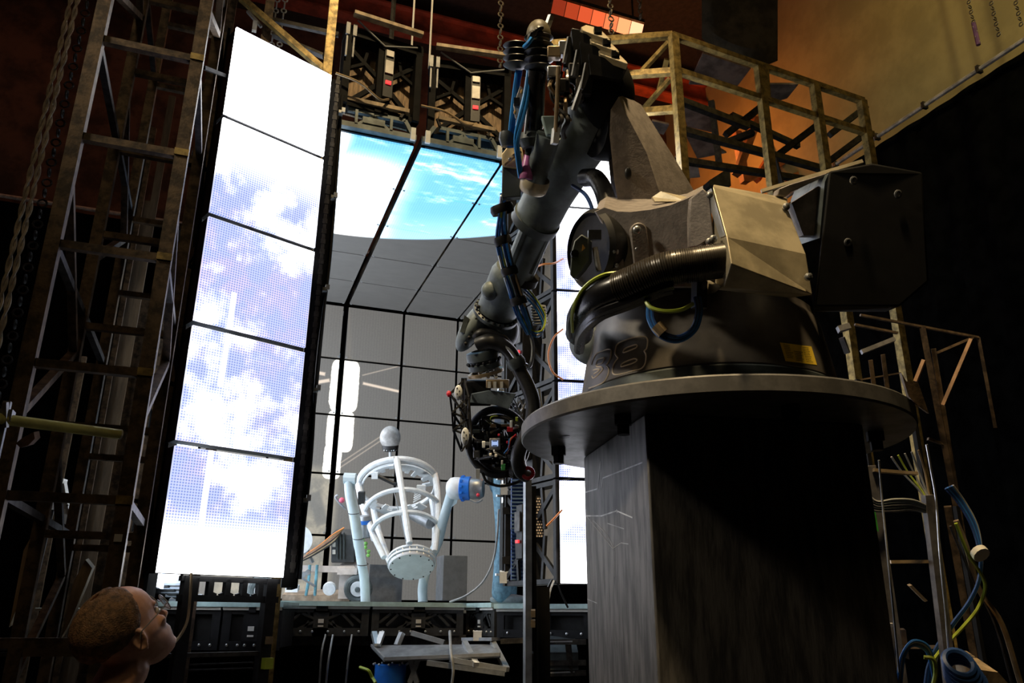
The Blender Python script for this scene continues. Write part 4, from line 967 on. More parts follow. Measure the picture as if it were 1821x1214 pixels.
for k in range(42):
    a = random.random()*2*PI; r = math.sqrt(random.random())*48
    m_ = random.choice([BLK, BLK2, DKST, BLK, ROBOTD, GREY, STEEL, BLK, TAN, GLOSSBLK])
    MB().box(at(886+r*math.cos(a), 788+r*math.sin(a), 3.84+random.uniform(-.06, .04)), (random.uniform(.012, .05), .03, random.uniform(.012, .045)), (CR, CF, CU)).build('electronics_module', m_, cr, bev=.002)
for k in range(22):
    a = random.random()*2*PI; r = 15+30*random.random(); x, y = 886+r*math.cos(a), 786+r*math.sin(a)
    MB().tube(path([(x, y, 3.80), (x+random.uniform(-15, 15), y+random.uniform(-12, 12), 3.74), (x+random.uniform(-22, 22), y+random.uniform(-22, 22), 3.80)], 5), random.choice([.003, .004, .006]), 5).build('signal_lead', random.choice([BLK2, BLK2, GREY, DKST, STEEL, GRN, BLK2]), cr)
s = MB().box(at(880, 789, 3.76), (.05, .03, .055), (CR, CF, CU)); scb = s.build('monitor_unit', PSU, cr, bev=.003)
MB().box(at(880, 788, 3.743), (.03, .006, .026), (CR, CF, CU)).build('monitor_screen', emat('small_screen', (.45, .6, 1), .8), scb)
MB().box(at(880, 784, 3.739), (.022, .004, .004), (CR, CF, CU)).box(at(880, 792, 3.739), (.022, .004, .004), (CR, CF, CU)).build('screen_text', BLUED, scb)
for (x, y, m_, sx, sz) in ((907, 763, REDP, .028, .022), (909, 755, WHITEP, .012, .04), (919, 745, GRN, .012, .02), (887, 773, REDP, .01, .01), (917, 775, REDP, .012, .014), (860, 790, WHITEP, .015, .03), (895, 830, mat('led_green', (.1, .5, .15), .4), .02, .03), (872, 808, PAPER, .012, .012), (882, 810, PAPER, .012, .012), (893, 822, PAPER, .01, .02), (902, 786, REDP, .01, .01)):
    MB().box(at(x, y, 3.73), (sx, .02, sz), (CR, CF, CU)).build('coloured_plug', m_, cr, bev=.002)
for k, m_ in enumerate((REDP, mat('yellow_wire', (.7, .5, .05), .4), BLUE)):
    MB().tube(path([(918-k*2, 772+k*2, 3.72), (908-k, 782, 3.70), (905, 795, 3.7), (901-k*2, 806, 3.73)], 5), .0045, 6).build('ribbon_wire', m_, cr)
s = MB()
nd = [(800, 700), (804, 733), (806, 764), (821, 802), (838, 776), (834, 706), (826, 674), (815, 690), (832, 745), (822, 760)]
for a, b in ((0, 6), (0, 1), (1, 2), (2, 3), (3, 4), (4, 5), (5, 6), (0, 8), (1, 8), (1, 9), (2, 9), (2, 4), (8, 5), (9, 3), (0, 7), (1, 5), (2, 8)): s.beam(at(*nd[a], 3.74), at(*nd[b], 3.78), .008, .008)
s.build('truss_rods', BLK, cr)
MB().prism([at(*p, 3.82) for p in ((820, 672), (830, 672), (840, 790), (828, 800), (818, 740))], CF*.03).build('truss_plate', DKST, cr)
for (x, y, h) in ((815, 698, .036), (827, 776, .042)):
    o = MB().ball(at(x, y, 3.70), (.019, .010, h), ((CR*.95+CU*.1).normalized(), CF, CU), 18, 12).build('white_oval', WHITEP, cr)
    s = MB()
    for k in range(4): s.ball(at(x-2+(k % 2)*4, y-8+k*5, 3.692), .004, nu=6, nv=4)
    s.build('oval_holes', BLK2, o)
MB().ball(at(798, 700, 3.74), (.012, .012, .016), nu=10, nv=8).build('red_knob', REDP, cr)
for k in range(12):
    a, b = (random.uniform(812, 836), random.uniform(715, 795)), (random.uniform(812, 836), random.uniform(700, 795))
    MB().beam(at(*a, 3.79), at(*b, 3.79), .005, .005).build('truss_link', random.choice([STEEL, BLK, GREY]), cr)
MB().box(at(850, 842, 3.8), (.018, .02, .045), (CR, CF, CU)).build('white_tab', WHITEP, cr)
MB().tube(path([(858, 840, 3.8), (866, 856, 3.8), (890, 864, 3.8), (918, 858, 3.8), (932, 848, 3.78)], 5), .007, 8).build('lower_lead', BLK2, cr)
s = MB()
for k in range(16): s.beam(at(random.uniform(905, 935), random.uniform(700, 745), 3.9), at(random.uniform(905, 935), random.uniform(715, 760), 3.9), .006, .006)
s.build('rear_lattice', STEEL, cr)
MB().box(at(912, 838, 3.82), (.07, .05, .05), (CR, CF, CU)).lathe([(.02, 0), (.035, .02), (.035, .05), (.02, .06)], at(905, 838, 3.78), CR, 14).build('lower_motor', DKST, cr)
# ================================================================== room shell
WALLB = mat('dark_brown_block_wall', (.10, .045, .028), .8, 0, .4, 3, .15)
OLIVE = mat('olive_plaster_wall', (.32, .26, .12), .75, 0, .12, 2.2, .08)
FLOORM = mat('dark_stage_floor', (.035, .032, .03), .55, 0, .3, 5)
DRAPE = mat('black_drape', (.003, .003, .003), .95, 0, .3, 5, spec=.0)
struct('floor', MB().box((1, 3, -.05), (16, 18, .1)), FLOORM)
struct('wall_back', MB().box((1, 10.3, 5), (16, .2, 10)), WALLB)
struct('wall_left', MB().box((-5.1, 3, 5), (.2, 18, 10)), WALLB)
struct('wall_right', MB().box((6.6, 3, 5), (.2, 18, 10)), OLIVE)
struct('wall_front', MB().box((1, -5.1, 5), (16, .2, 10)), DRAPE)
struct('ceiling', MB().box((1, 3, 10.05), (16, 18, .1)), mat('dark_roof', (.02, .014, .012), .8))
REDB = mat('red_oxide_steel', (.32, .06, .03), .55, .1, .3, 4)
for i, (y, z) in enumerate(((9.0, 9.45), (4.4, 9.6))):
    b = MB().box((1, y, z), (13, .06, .34)).box((1, y, z-.17), (13, .22, .03)).box((1, y, z+.17), (13, .22, .03))
    tag(struct('trim_%d' % (i+1), b, REDB), 'red oxide roof beam crossing above the box' if i == 0 else 'roof beam overhead', 'beam')
def drape(name, a, b, z0, z1, n, label, z2=None):
    z2 = z1 if z2 is None else z2
    a, b = V(a), V(b); d = b-a; L = d.length; d.normalize(); w = d.cross(Z_); r0 = []; r1 = []
    for k in range(n+1):
        o = math.sin(k*1.3)*.05+math.sin(k*.53)*.03; p = a+d*(L*k/n)+w*o; r0.append(p+Z_*z0); r1.append(a+d*(L*k/n)+w*o*.15+Z_*(z1+(z2-z1)*k/n))
    rr = [p-w*.02 for p in reversed(r0)]; r1r = [p-w*.02 for p in reversed(r1)]
    return tag(MB().loft([r0+rr, r1+r1r]).build(name, DRAPE), label, 'drape')
drape('stage_drape', (-4.9, 10.0, 0), (6.2, 10.0, 0), .02, 6.27, 160, 'black stage drape across the back below the pale batten')
drape('stage_drape', (6.2, 9.9, 0), (6.2, -4.8, 0), .02, 6.60, 200, 'black stage drape along the right side wall', 6.03)
BAT = mat('batten_aluminium', (.55, .5, .45), .45, .4)
tag(MB().tube([(-4.9, 9.9, 6.29), (6.1, 9.9, 6.29)], .025, 8).build('drape_batten', BAT), 'pale batten pipe along the top of the back drape', 'pipe')
t = thing('drape_batten', 'pale batten pipe edging the black drape on the right wall', 'pipe', (6.12, 3, 6.45))
MB().tube([(6.1, 9.8, 6.62), (6.1, 1.5, 6.30)], .022, 8).build('pipe', BAT, t)
for k in range(9): MB().box((6.1, 2.4+k*.62, 6.335+k*.024), (.06, .03, .07)).build('tie', DKST, t)
for px, lab in ((1728, 'nearest the purple tape'), (1765, 'middle one'), (1805, 'nearest the picture corner')):
    p = onX(px+12, [80, 66, 48][[1728, 1765, 1805].index(px)], 6.1)
    tt = thing('batten_chain', f'dark suspension line above the right batten, {lab}', 'chain', p, 'batten suspension lines')
    q = MB()
    for k in range(60): q.torus(p+Z_*(.03+k*.058), .018, .006, (X_ if k % 2 else Y_, Z_, Y_), 8, 4)
    q.build('links', DKST, tt)
    if px == 1728: MB().tube([p, p+Z_*.25], .02, 8).build('purple_tape', mat('purple_tape', (.12, .05, .16), .5), tt)
# ================================================================== left scaffold tower
t = thing('scaffold_tower', 'tall brown square-tube scaffold tower at the left', 'scaffold', (-.52, 3.8, 0))
XL, XR, YF, YM, YR = -.722, -.325, 3.2, 4.0, 4.8
for x in (XL, XR):
    for y in (YF, YM, YR): MB().beam((x, y, 0), (x, y, 6.9), .052, .052).build('post', RUST, t)
zs = [2.004+.479*k for k in range(-4, 11)]
for y in (YF, YM, YR):
    for z in zs: MB().beam((XL+.026, y, z+(.0 if y == YF else -.06)), (XR-.026, y, z+(.0 if y == YF else -.06)), .032, .032).build('rung', RUST, t)
for k, z in enumerate(zs[::2]):
    for x in (XL, XR):
        MB().beam((x, YF+.03, z+.3), (x, YM-.03, z-.2 if k % 2 else z+.75), .034, .03).build('brace', RUST, t)
        MB().beam((x, YM+.03, z+.3), (x, YR-.03, z+.75 if k % 2 else z-.2), .034, .03).build('brace', RUST, t)
        MB().beam((x, YF, z), (x, YR, z), .03, .03).build('side_rail', DKST, t)
for z in zs: MB().box((XR, YF-.027, z), (.056, .008, .03)).build('weld_plate', YELT, t)
MB().box((XR-.0, YF-.03, onY(226, 958, YF).z), (.026, .006, .026)).build('pale_sticker', PAPER, t)
# tie-bars from the tower to the LED column
for i, (a, b) in enumerate((((362, 120, 3.3), (408, 138, 4.1)), ((338, 293, 3.3), (380, 305, 4.1)), ((308, 462, 3.3), (350, 478, 4.1)), ((280, 672, 3.3), (320, 688, 4.1)), ((242, 890, 3.3), (292, 905, 4.1)))):
    MB().beam(at(a[0], a[1], 4.15), at(b[0], b[1], 4.6), .02, .02).build('tie_bar', BLKM, t)
# timber boards behind the tower
bp = [(118, .10), (163, .09), (196, .09), (222, .075), (240, .08), (251, .07), (262, .08), (273, .07), (205, .06), (178, .05)]
for k, (px, w) in enumerate(bp):
    p = onY(px, 760, 7.0+.12*(k % 4)); H = [3.6, 5.6, 5.2, 4.3, 4.9, 3.9, 4.4, 5.0, 6.2, 5.9][k]
    names = ['third-lowest narrow', 'broad reddish', 'broad pale', 'short pale', 'tall pale', 'stubby', 'narrow inner', 'narrow outer', 'very tall', 'thin tall']
    o = tag(MB().box((p.x, p.y, H/2), (w, .04, H)).build('timber_board', WOODD if k % 3 else RUST), f'{names[k]} timber board standing upright behind the scaffold tower', 'board', 'timber boards behind the tower')
# clutter low on the left
for (a, b, c, d, lab) in (((64, 938), (72, 952), (28, 1085), (16, 1115), 'pale tapered plank leaning behind the tower, nearer the left edge'), ((152, 995), (164, 1010), (125, 1105), (108, 1135), 'pale tapered plank leaning just left of the man')):
    tag(MB().prism([at(*a, 4.2), at(*b, 4.2), at(*c, 4.0), at(*d, 4.0), at(a[0]-22, a[1]+40, 4.15)], CF*.03).build('leaning_plank', WOOD), lab, 'plank', 'leaning planks')
t = thing('folding_stand', 'whitish perforated folding stand behind the tower rungs', 'stand', at(112, 935, 5.0))
for pp in (((102, 858), (92, 905)), ((112, 856), (122, 915)), ((121, 905), (120, 935))): MB().beam(at(*pp[0], 5.0), at(*pp[1], 5.0), .045, .02).build('leg', PAPER, t)
q = MB()
for k in range(6): q.ball(at(104+k*4, 862+k*9, 4.97), .008, nu=6, nv=4)
q.build('rivets', DKST, t); MB().beam(at(100, 855, 5.0), at(116, 856, 5.0), .05, .03).build('hinge', PAPER, t)
for x, y in ((92, 905), (122, 915)):
    p = at(x, y, 5.02); MB().beam(p, (p.x+(x-105)*.006, p.y, 0), .03, .02).build('lower_leg', DKST, t)
t = thing('low_rack', 'long dark rack with papers and white labels at the lower left', 'rack', at(90, 1160, 4.3))
MB().beam(at(-40, 1152, 4.3), at(330, 1144, 4.6), .05, .03).beam(at(-40, 1164, 4.3), at(330, 1158, 4.6), .04, .02).build('shelf', DKST, t)
for (x, y, w) in ((70, 1083, .045), (34, 1083, .012), (138, 1083, .02)): MB().box(at(x, y, 4.4), (w, .01, .014), (CR, CF, CU)).build('label', PAPER, t)
q = MB()
for k in range(6): q.beam(at(20+k*14, 1150-k*1.5, 4.2), at(95+k*10, 1146-k*2.5, 4.2), .012, .006)
q.build('papers', TAN, t)
MB().beam(at(330, 1182, 4.2), at(450, 1178, 4.2), .008, .008).beam(at(320, 1192, 4.2), at(450, 1188, 4.2), .008, .008).build('lower_strip', DKST, t)
t = thing('boom_stand', 'stand holding a short yellow-green boom pipe at the left edge', 'stand', V((at(5, 750, 2.6).x, at(5, 750, 2.6).y, 0)))
a, b = at(4, 745, 2.6), at(213, 772, 2.9)
MB().tube([a-(b-a)*.1, b], .018, 14).build('boom_pipe', mat('yellow_green_pipe', (.62, .60, .18), .4, .1, .1), t)
MB().lathe([(.010, -.002), (.0185, -.002), (.0185, .004), (.010, .004)], b, b-a, 16, cap=False).build('pipe_rim', PAPER, t)
p = at(8, 740, 2.62); MB().beam((p.x, p.y, 0), (p.x, p.y, p.z+.05), .022, .022).build('pole', GALV, t)
MB().box(p, (.05, .05, .04)).beam(at(10, 715, 2.6), at(10, 760, 2.6), .014, .014).build('clamp', STEEL, t)
q = MB(); q.prism([at(*x, 2.6) for x in ((28, 788), (40, 778), (60, 768), (62, 780), (50, 792), (36, 796))], CF*.03); q.build('rag', mat('brown_rag', (.2, .12, .08), .9), t)
# twisted ropes and chain at the left
for k in range(2):
    p = at(126+12*k, 0, 4.4); n = 560; q = MB(); z0 = 1.0
    for s in range(2): q.tube([(p.x+.0075*math.cos(i*.5+s*PI), p.y+.0075*math.sin(i*.5+s*PI), z0+(10.-z0)*i/n) for i in range(n+1)], .0072, 5)
    tag(q.build('twisted_rope', mat('rope_%d' % k, (.62, .54, .42), .8)), f'twisted hanging rope left of the tower, {["outer","inner"][k]} of the pair', 'rope', 'hanging ropes')
p = at(152, 20, 4.6); q = MB()
for i in range(150): q.torus((p.x, p.y, .75+i*.062), .022, .006, (X_ if i % 2 else Y_, Z_, Y_), 8, 4)
tag(q.build('hanging_chain', DKST), 'thin dark chain hanging beside the twisted ropes', 'chain')
# rear scaffold above the left LED column
t = thing('rear_scaffold', 'brown scaffold bars standing above and behind the left LED column', 'scaffold', at(560, 120, 5.6))
def vpost(px, py, d, z0, z1, w, m_, nm, tt):
    p = at(px, py, d); return MB().beam((p.x, p.y, z0), (p.x, p.y, z1), w, w).build(nm, m_, tt)
vpost(588, 60, 5.6, 0, 7.0, .06, YELT, 'post', t); vpost(477, 30, 5.6, 0, 7.0, .06, RUST, 'post', t)
MB().beam(at(428, -4, 5.5), at(585, 132, 5.5), .045, .04).build('diagonal', YELT, t)
MB().beam(at(485, 36, 5.6), at(602, 62, 5.6), .03, .03).beam(at(485, 62, 5.6), at(575, 100, 5.6), .05, .02).build('cross_bar', DKST, t)
MB().beam(at(440, 20, 5.7), at(465, 48, 5.7), .02, .02).build('short_bar', GREY, t)
MB().box(at(453, 47, 5.5), (.03, .03, .08)).build('clip', PAPER, t)
for k in range(2):
    p = at(493+k*14, 0, 5.9); q = MB()
    for i in range(int((10-p.z+.45)/.05)): q.torus((p.x, p.y, p.z-.45+i*.05), .018, .006, (X_ if i % 2 else Y_, Z_, Y_), 8, 4)
    tag(q.build('short_chain', GREY), f'short grey chain above the left LED column, {["first","second"][k]} from the left', 'chain', 'short chains')
# suspension lines above the box
for px, py0, d, r, m_, lab in ((693, 108, 6.6, .022, DKST, 'thick dark drop pole above the upper panel'), (731, 103, 6.2, .008, PAPER, 'pale line dropping to the end of the left upper panel'), (763, 122, 6.2, .008, PAPER, 'pale line dropping between the two upper panels')):
    p = at(px, py0, d); wire('drop_line', [(p.x, p.y, p.z), (p.x, p.y, 10.0)], r, m_, lab, 'line', 'suspension lines')
for px, py0, d, lab in ((889, 140, 6.6, 'left of the bellows'), (1088, 68, 6.0, 'just right of the connector hoods'), (1139, 30, 7.2, 'at the end of the orange-lit roof beam')):
    p = at(px, py0, d); q = MB()
    for i in range(int((10.-p.z)/.06)+1): q.torus((p.x, p.y, p.z+i*.06), .022, .007, (X_ if i % 2 else Y_, Z_, Y_), 8, 4)
    tag(q.build('hoist_chain', mat('chain_%d' % px, (.2, .17, .12), .5, .4)), 'hoist chain hanging from the roof '+lab, 'chain', 'hoist chains')
# roof beam high up; the lamplight on it is painted as emission
t = thing('lit_roof_beam', 'orange steel beam near the roof, lamplight on it painted as glow', 'light', onY(1067, 22, 7))
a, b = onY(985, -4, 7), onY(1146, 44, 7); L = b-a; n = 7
hot = [emat('painted_beam_glow_%d' % k, c, s) for k, (c, s) in enumerate((((1, .10, .03), .30), ((1, .11, .03), .5), ((1, .13, .04), .8), ((1, .16, .05), 1.0), ((1, .2, .07), 1.3), ((1, .3, .12), 1.7), ((1, .42, .22), 2.0)))]  # emission rises segment by segment as painted falloff of the lamplight
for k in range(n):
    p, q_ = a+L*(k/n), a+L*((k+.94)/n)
    MB().prism([p, q_, q_+Y_*.10-Z_*.14, p+Y_*.10-Z_*.14], -Z_*.004-Y_*.004).build('glow_segment', hot[k], t)
MB().box((a+b)/2+Z_*.05+Y_*.06, (L.length, .14, .05), (L.normalized(), Y_, Z_)).build('housing', DKST, t)  # solid back of the beam
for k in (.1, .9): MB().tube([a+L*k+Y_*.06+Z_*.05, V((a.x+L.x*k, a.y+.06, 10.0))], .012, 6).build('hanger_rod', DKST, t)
# hanging cloth bundle
t = tag(MB().loft([[at(1248+k*13.5, y+(22*math.sin(PI*k/10)**.7 if j else 0)+(k*8 if j else 0)*(.5 if j else 0), 7.2+.25*math.sin(PI*k/10)*s) for k in range(11)]+[at(1248+k*13.5, y+(22*math.sin(PI*k/10)**.7 if j else 0)+(k*8 if j else 0)*.5, 7.5) for k in range(10, -1, -1)] for j, (y, s) in enumerate(((-30, .3), (40, -.6), (68, -.3)))]).build('cloth_bundle', mat('olive_cloth', (.10, .08, .05), .9, 0, .3, 6)), 'dark olive cloth bundle hanging above the right guard rail', 'cloth')
# ================================================================== right high platform with guard rail
t = thing('guard_platform', 'yellowish guard-rail platform scaffold high behind the robot', 'scaffold', (3.4, 4.0, 0))
YP = 3.83
def gp(x, y, Y=YP): return onY(x, y, Y)
def gbar(a, b, w, m_, nm, Ya=YP, Yb=YP): return MB().beam(gp(*a, Ya), gp(*b, Yb), w, w).build(nm, m_, t)
for a, b in (((1195, 63), (1535, 180)), ((1206, 127), (1552, 240))): gbar(a, b, .042, YELT, 'rail')
for a, b in (((1195, 63), (980, 79)), ((1204, 127), (1118, 133)), ((1206, 194), (1140, 199))): MB().beam(gp(*a, 3.9), gp(*b, 4.1), .045, .045).build('rail', YELT, t)
for (x, y) in ((1200, 100), (1352, 140), (1455, 200), (1537, 210)):
    p = gp(x, y); top = gp(*{1200: (1195, 63), 1352: (1348, 117), 1455: (1445, 150), 1537: (1533, 180)}[x])
    MB().beam((p.x, p.y, 0), (p.x, p.y, top.z), .055, .055).build('post', YELT, t)
MB().beam(gp(1358, 118), gp(1362, 178), .05, .05).build('post_stub', YELT, t)
for a, b in (((1192, 72), (1142, 126)), ((1192, 140), (1144, 194)), ((1186, 105), (1172, 160))): MB().beam(gp(*a, 4.0), gp(*b, 4.2), .03, .03).build('brace', YELT, t)
for a, b, Y in (((1212, 180), (1330, 225), 4.4), ((1215, 232), (1460, 300), 4.4), ((1340, 235), (1290, 255), 4.6), ((1450, 225), (1380, 278), 4.6), ((1540, 190), (1475, 240), 4.6), ((1530, 245), (1470, 290), 4.6), ((1300, 205), (1420, 260), 5.2), ((1210, 285), (1500, 330), 4.8), ((1360, 185), (1290, 240), 4.6), ((1265, 180), (1280, 300), 4.8), ((1375, 280), (1390, 335), 4.4)):
    MB().beam(gp(*a, Y), gp(*b, Y+.1), .05, .05).build('under_beam', DKST, t)
for P, Z in (([(1225, 150), (1250, 95), (1335, 122), (1310, 155)], 6.9), ([(1212, 185), (1270, 205), (1277, 238), (1222, 225)], 6.2), ([(1220, 242), (1260, 252), (1292, 272), (1240, 282)], 5.9), ([(1200, 280), (1240, 288), (1245, 315), (1212, 318)], 5.6), ([(1350, 150), (1420, 150), (1400, 175), (1365, 185)], 6.6), ([(1160, 215), (1190, 222), (1180, 240), (1155, 232)], 5.9)):
    MB().prism([onZ(x, y, Z) for x, y in P], (0, 0, .02)).build('deck_sheet', PLY, t)
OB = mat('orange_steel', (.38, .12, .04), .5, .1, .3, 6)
for i, (a, b, Y) in enumerate((((1310, 310), (1345, 215), 7.0), ((1325, 320), (1440, 265), 7.4), ((1345, 320), (1400, 225), 7.6), ((1400, 320), (1455, 300), 7.2), ((1405, 275), (1450, 320), 7.5), ((1330, 210), (1450, 250), 7.8), ((1310, 235), (1325, 325), 7.3))):
    tag(MB().beam(gp(*a, Y), gp(*b, Y), .09, .09).build('roof_strut', OB), f'orange-lit steel strut behind the guard platform, {["steep left","long low","steep middle","short right","crossing right","upper long","upright left"][i]} one', 'strut', 'orange struts')
tag(MB().prism([gp(*p, 6.5) for p in ((1262, 320), (1298, 297), (1300, 330), (1262, 330))], (0, .3, 0)).build('grey_hood', ROBOTD), 'dark grey hood peeping up behind the sheet-metal cover', 'hood')
# ================================================================== lower right scaffold, ladder and cables
t = thing('cable_scaffold', 'dark steel scaffold with grey uprights and orange braces right of the robot', 'scaffold', V((at(1640, 900, 3.6).x, at(1640, 900, 3.6).y, 0)))
for x, y in ((1614, 680), (1524, 675), (1700, 900)):
    p = at(x, y, 3.45); MB().beam((p.x, p.y, 0), p, .02, .02).build('base_leg', BLKM, t)
def bb_(a, b, d, w, m_, nm): return MB().beam(at(*a, d), at(*b, d), w, w*.8).build(nm, m_, t)
GR2 = mat('grey_upright', (.22, .22, .23), .5, .3, .2)
for a, b, w in (((1490, 586), (1510, 580), .03), ((1497, 600), (1507, 628), .02), ((1532, 626), (1590, 603), .022)): bb_(a, b, 3.3, w, GR2, 'upright')
for a, b, w in (((1727, 603), (1677, 720), .018), ((1643, 640), (1628, 678), .018), ((1555, 836), (1622, 842), .012)): bb_(a, b, 3.5, w, mat('orange_brace%d' % a[0], (.35, .20, .10), .5), 'brace')
for a, b, w in (((1520, 577), (1596, 592), .012), ((1640, 580), (1700, 900), .025), ((1660, 620), (1755, 1214), .02), ((1740, 600), (1770, 760), .014), ((1530, 560), (1740, 600), .012), ((1665, 628), (1730, 600), .014), ((1525, 676), (1602, 663), .008), ((1548, 640), (1556, 700), .018), ((1570, 630), (1578, 690), .018), ((1685, 900), (1740, 1214), .03), ((1650, 780), (1680, 790), .014)): bb_(a, b, 3.55, w, RUST, 'bar')
MB().prism([at(*p, 3.4) for p in ((1603, 663), (1612, 678), (1633, 680), (1652, 735), (1632, 720), (1616, 705))], CF*.02).build('brown_gusset', RUST, t)
lad = thing('step_ladder', 'grey ladder with green tape standing right of the robot column', 'ladder', at(1600, 1214, 3.0))
for a, b in (((1545, 828), (1602, 1216)), ((1650, 880), (1690, 1216))): MB().beam(at(*a, 3.1), at(*b, 3.0), .05, .022).build('stile', mat('ladder_grey%d' % a[0], (.17, .16, .16), .5, .2), lad)
for a, b in (((1552, 836), (1630, 842)), ((1582, 999), (1668, 998)), ((1598, 1150), (1680, 1150))): MB().beam(at(*a, 3.08), at(*b, 3.08), .025, .012).build('rung', TAN, lad)
MB().beam(at(1552, 906, 3.07), at(1559, 948, 3.065), .018, .006).build('green_tape', mat('green_tape', (.10, .65, .08), .5), lad)
MB().box(at(1582, 1111, 3.0), (.022, .006, .014), (CR, CF, CU)).build('white_tape', PAPER, lad)
MB().prism([at(*p, 3.2) for p in ((1617, 1042), (1622, 1040), (1650, 1068), (1645, 1070))], CF*.02).build('tread_edge', WOOD, lad)
MB().prism([at(*p, 3.1) for p in ((1599, 1120), (1611, 1120), (1617, 1172), (1605, 1168))], CF*.02).build('foot_block', WOOD, lad)
def cbl(pp, r, m_, lab, grp='cables on the right scaffold', nm='hanging_cable'): wire(nm, path(pp, 6), r, m_, lab, 'cable', grp)
for k in range(6):
    o = k*2.4; cbl([(1682+o, 868-k, 3.1), (1705+o, 895, 3.1), (1728+o*.8, 935, 3.08), (1742+o*.3, 985, 3.05), (1740+o*.2, 1030, 3.05), (1722+o*.3, 1070, 3.05), (1692+o*.4, 1110, 3.05), (1665+o*.6, 1150, 3.05), (1650+o, 1185, 3.05), (1645+o, 1216, 3.05)], .006, [BLUED, BLUE, BLUED, BLUED, BLUE, GREY][k], f'blue cable in the tied bundle on the right scaffold, strand {["lowest left","second","third","fourth","fifth","outermost"][k]}')
cbl([(1700, 930, 3.0), (1722, 985, 3.0), (1738, 1010, 3.02), (1752, 1040, 3.03), (1740, 1080, 3.03), (1712, 1115, 3.03), (1680, 1148, 3.03), (1662, 1170, 3.03)], .007, GRN, 'yellow-green cable beside the blue bundle')
for k in range(4): cbl([(1596+k*2, 1216, 2.9), (1602+k*2, 1170-k, 2.9), (1622, 1140+k*2.5, 2.9), (1648-k, 1146+k*3, 2.9), (1660-k*2, 1175, 2.9), (1662, 1216, 2.92)], .0055, [BLUE, GREY, BLUED, BLUE][k], f'cable looping at the foot of the ladder, {["outermost","second","third","innermost"][k]} turn')
cbl([(1643, 1168, 2.88), (1660, 1172, 2.87), (1664, 1195, 2.87), (1660, 1216, 2.87)], .008, GRN, 'short yellow-green cable at the foot of the ladder')
tag(MB().tube([at(1739, 980, 3.02), at(1746, 987, 3.0)], .032, 12).build('cable_tie', PAPER), 'white tape binding the blue cable bundle', 'tape')
for k in range(5): cbl([(1542, 878+k*6, 3.05), (1560, 892+k*4, 3.04), (1590, 888+k*5, 3.04), (1625, 890+k*4, 3.06), (1658, 905+k*2, 3.1)], .006, [GREY, ROBOT, GREY, ROBOTD, GREY][k], f'grey cable running across the ladder, {["top","second","third","fourth","sagging lowest"][k]} strand')
for k in range(5): cbl([(1585+k*12, 812-k*3, 3.2), (1605+k*10, 840, 3.2), (1635+k*4, 872, 3.18), (1655+k, 900, 3.15)], .004, [ALU, GRN, GREY, ALU, TAN][k], f'thin cable fanning from the robot flange to the scaffold, {["lowest","second","third","fourth","uppermost"][k]}')
cbl([(1563, 818, 2.95), (1570, 900, 2.95), (1585, 1050, 2.9), (1599, 1195, 2.88)], .004, GREY, 'long thin grey cable in front of the ladder')
cbl([(1648, 790, 3.0), (1655, 830, 3.0), (1665, 890, 3.0), (1672, 990, 2.98), (1682, 1090, 2.98), (1687, 1160, 2.98)], .0045, ALU, 'long thin white cable right of the ladder')
cbl([(1700, 925, 3.1), (1718, 970, 3.1), (1742, 1050, 3.1), (1782, 1110, 3.1), (1815, 1216, 3.1)], .011, TAN, 'thick tan hose sweeping to the lower right corner')
cbl([(1690, 935, 3.1), (1730, 1030, 3.1), (1770, 1110, 3.1), (1800, 1216, 3.1)], .006, DKST, 'dark hose beside the tan hose')
for k in range(5): tag(MB().torus(at(1705+k*3, 1178+k*7, 2.9), .05+.004*k, .011, (CR, CF*.8+CU*.6, CU), 24, 6).build('coil_turn', BLUED), f'dark blue rope coil at the lower right, {["top","second","middle","fourth","lowest"][k]} turn', 'rope', 'dark blue coil')
tag(MB().prism([at(*p, 2.9) for p in ((1738, 1190), (1775, 1195), (1802, 1225), (1745, 1235))], CF*.2).build('tan_box', WOOD), 'tan board at the lower right corner', 'board')
# ================================================================== people
SKIN = mat('skin', (.62, .36, .25), .5, 0, .12, 20, .04, rgb2=(.52, .27, .18))
HAIR = mat('brown_hair', (.16, .085, .04), .65, 0, .4, 60, .5)
def blob(name, mb, mt, parent, vox, sm=6):
    o = mb.build(name, mt, parent)
    r = o.modifiers.new('remesh', 'REMESH'); r.mode = 'VOXEL'; r.voxel_size = vox; r.use_smooth_shade = True
    s = o.modifiers.new('smooth', 'SMOOTH'); s.factor = .6; s.iterations = sm
    return o
def limb(mb, pts, rs):
    mb.tube(sp(pts, 4), [rs[min(int(i/4), len(rs)-2)]*(1-(i % 4)/4)+rs[min(int(i/4)+1, len(rs)-1)]*((i % 4)/4) for i in range(4*(len(pts)-1))]+[rs[-1]], 14)
    for p, r in zip(pts, rs): mb.ball(p, r*.99, nu=12, nv=8)
E_, A_ = math.radians(44), math.radians(56)
hz = CR*math.cos(A_)+V((CF.x, CF.y, 0)).normalized()*math.sin(A_); hz.z = 0; hz.normalize()
hf = hz*math.cos(E_)+Z_*math.sin(E_); hu = -hz*math.sin(E_)+Z_*math.cos(E_); hl = hf.cross(hu).normalized()
if hl.dot(CF) > 0: hl = -hl
EAR = at(247, 1136, 1.98)
HC = EAR+hf*.012-hl*.078
def H(f, u, l=0.): return HC+hf*f+hu*u+hl*l
hx = (hf, hl, hu)
man = thing('person', 'balding man with glasses at the lower left looking up at the bright LED column', 'person', V((HC.x-hz.x*.10, HC.y-hz.y*.10, 0)))
b = MB()
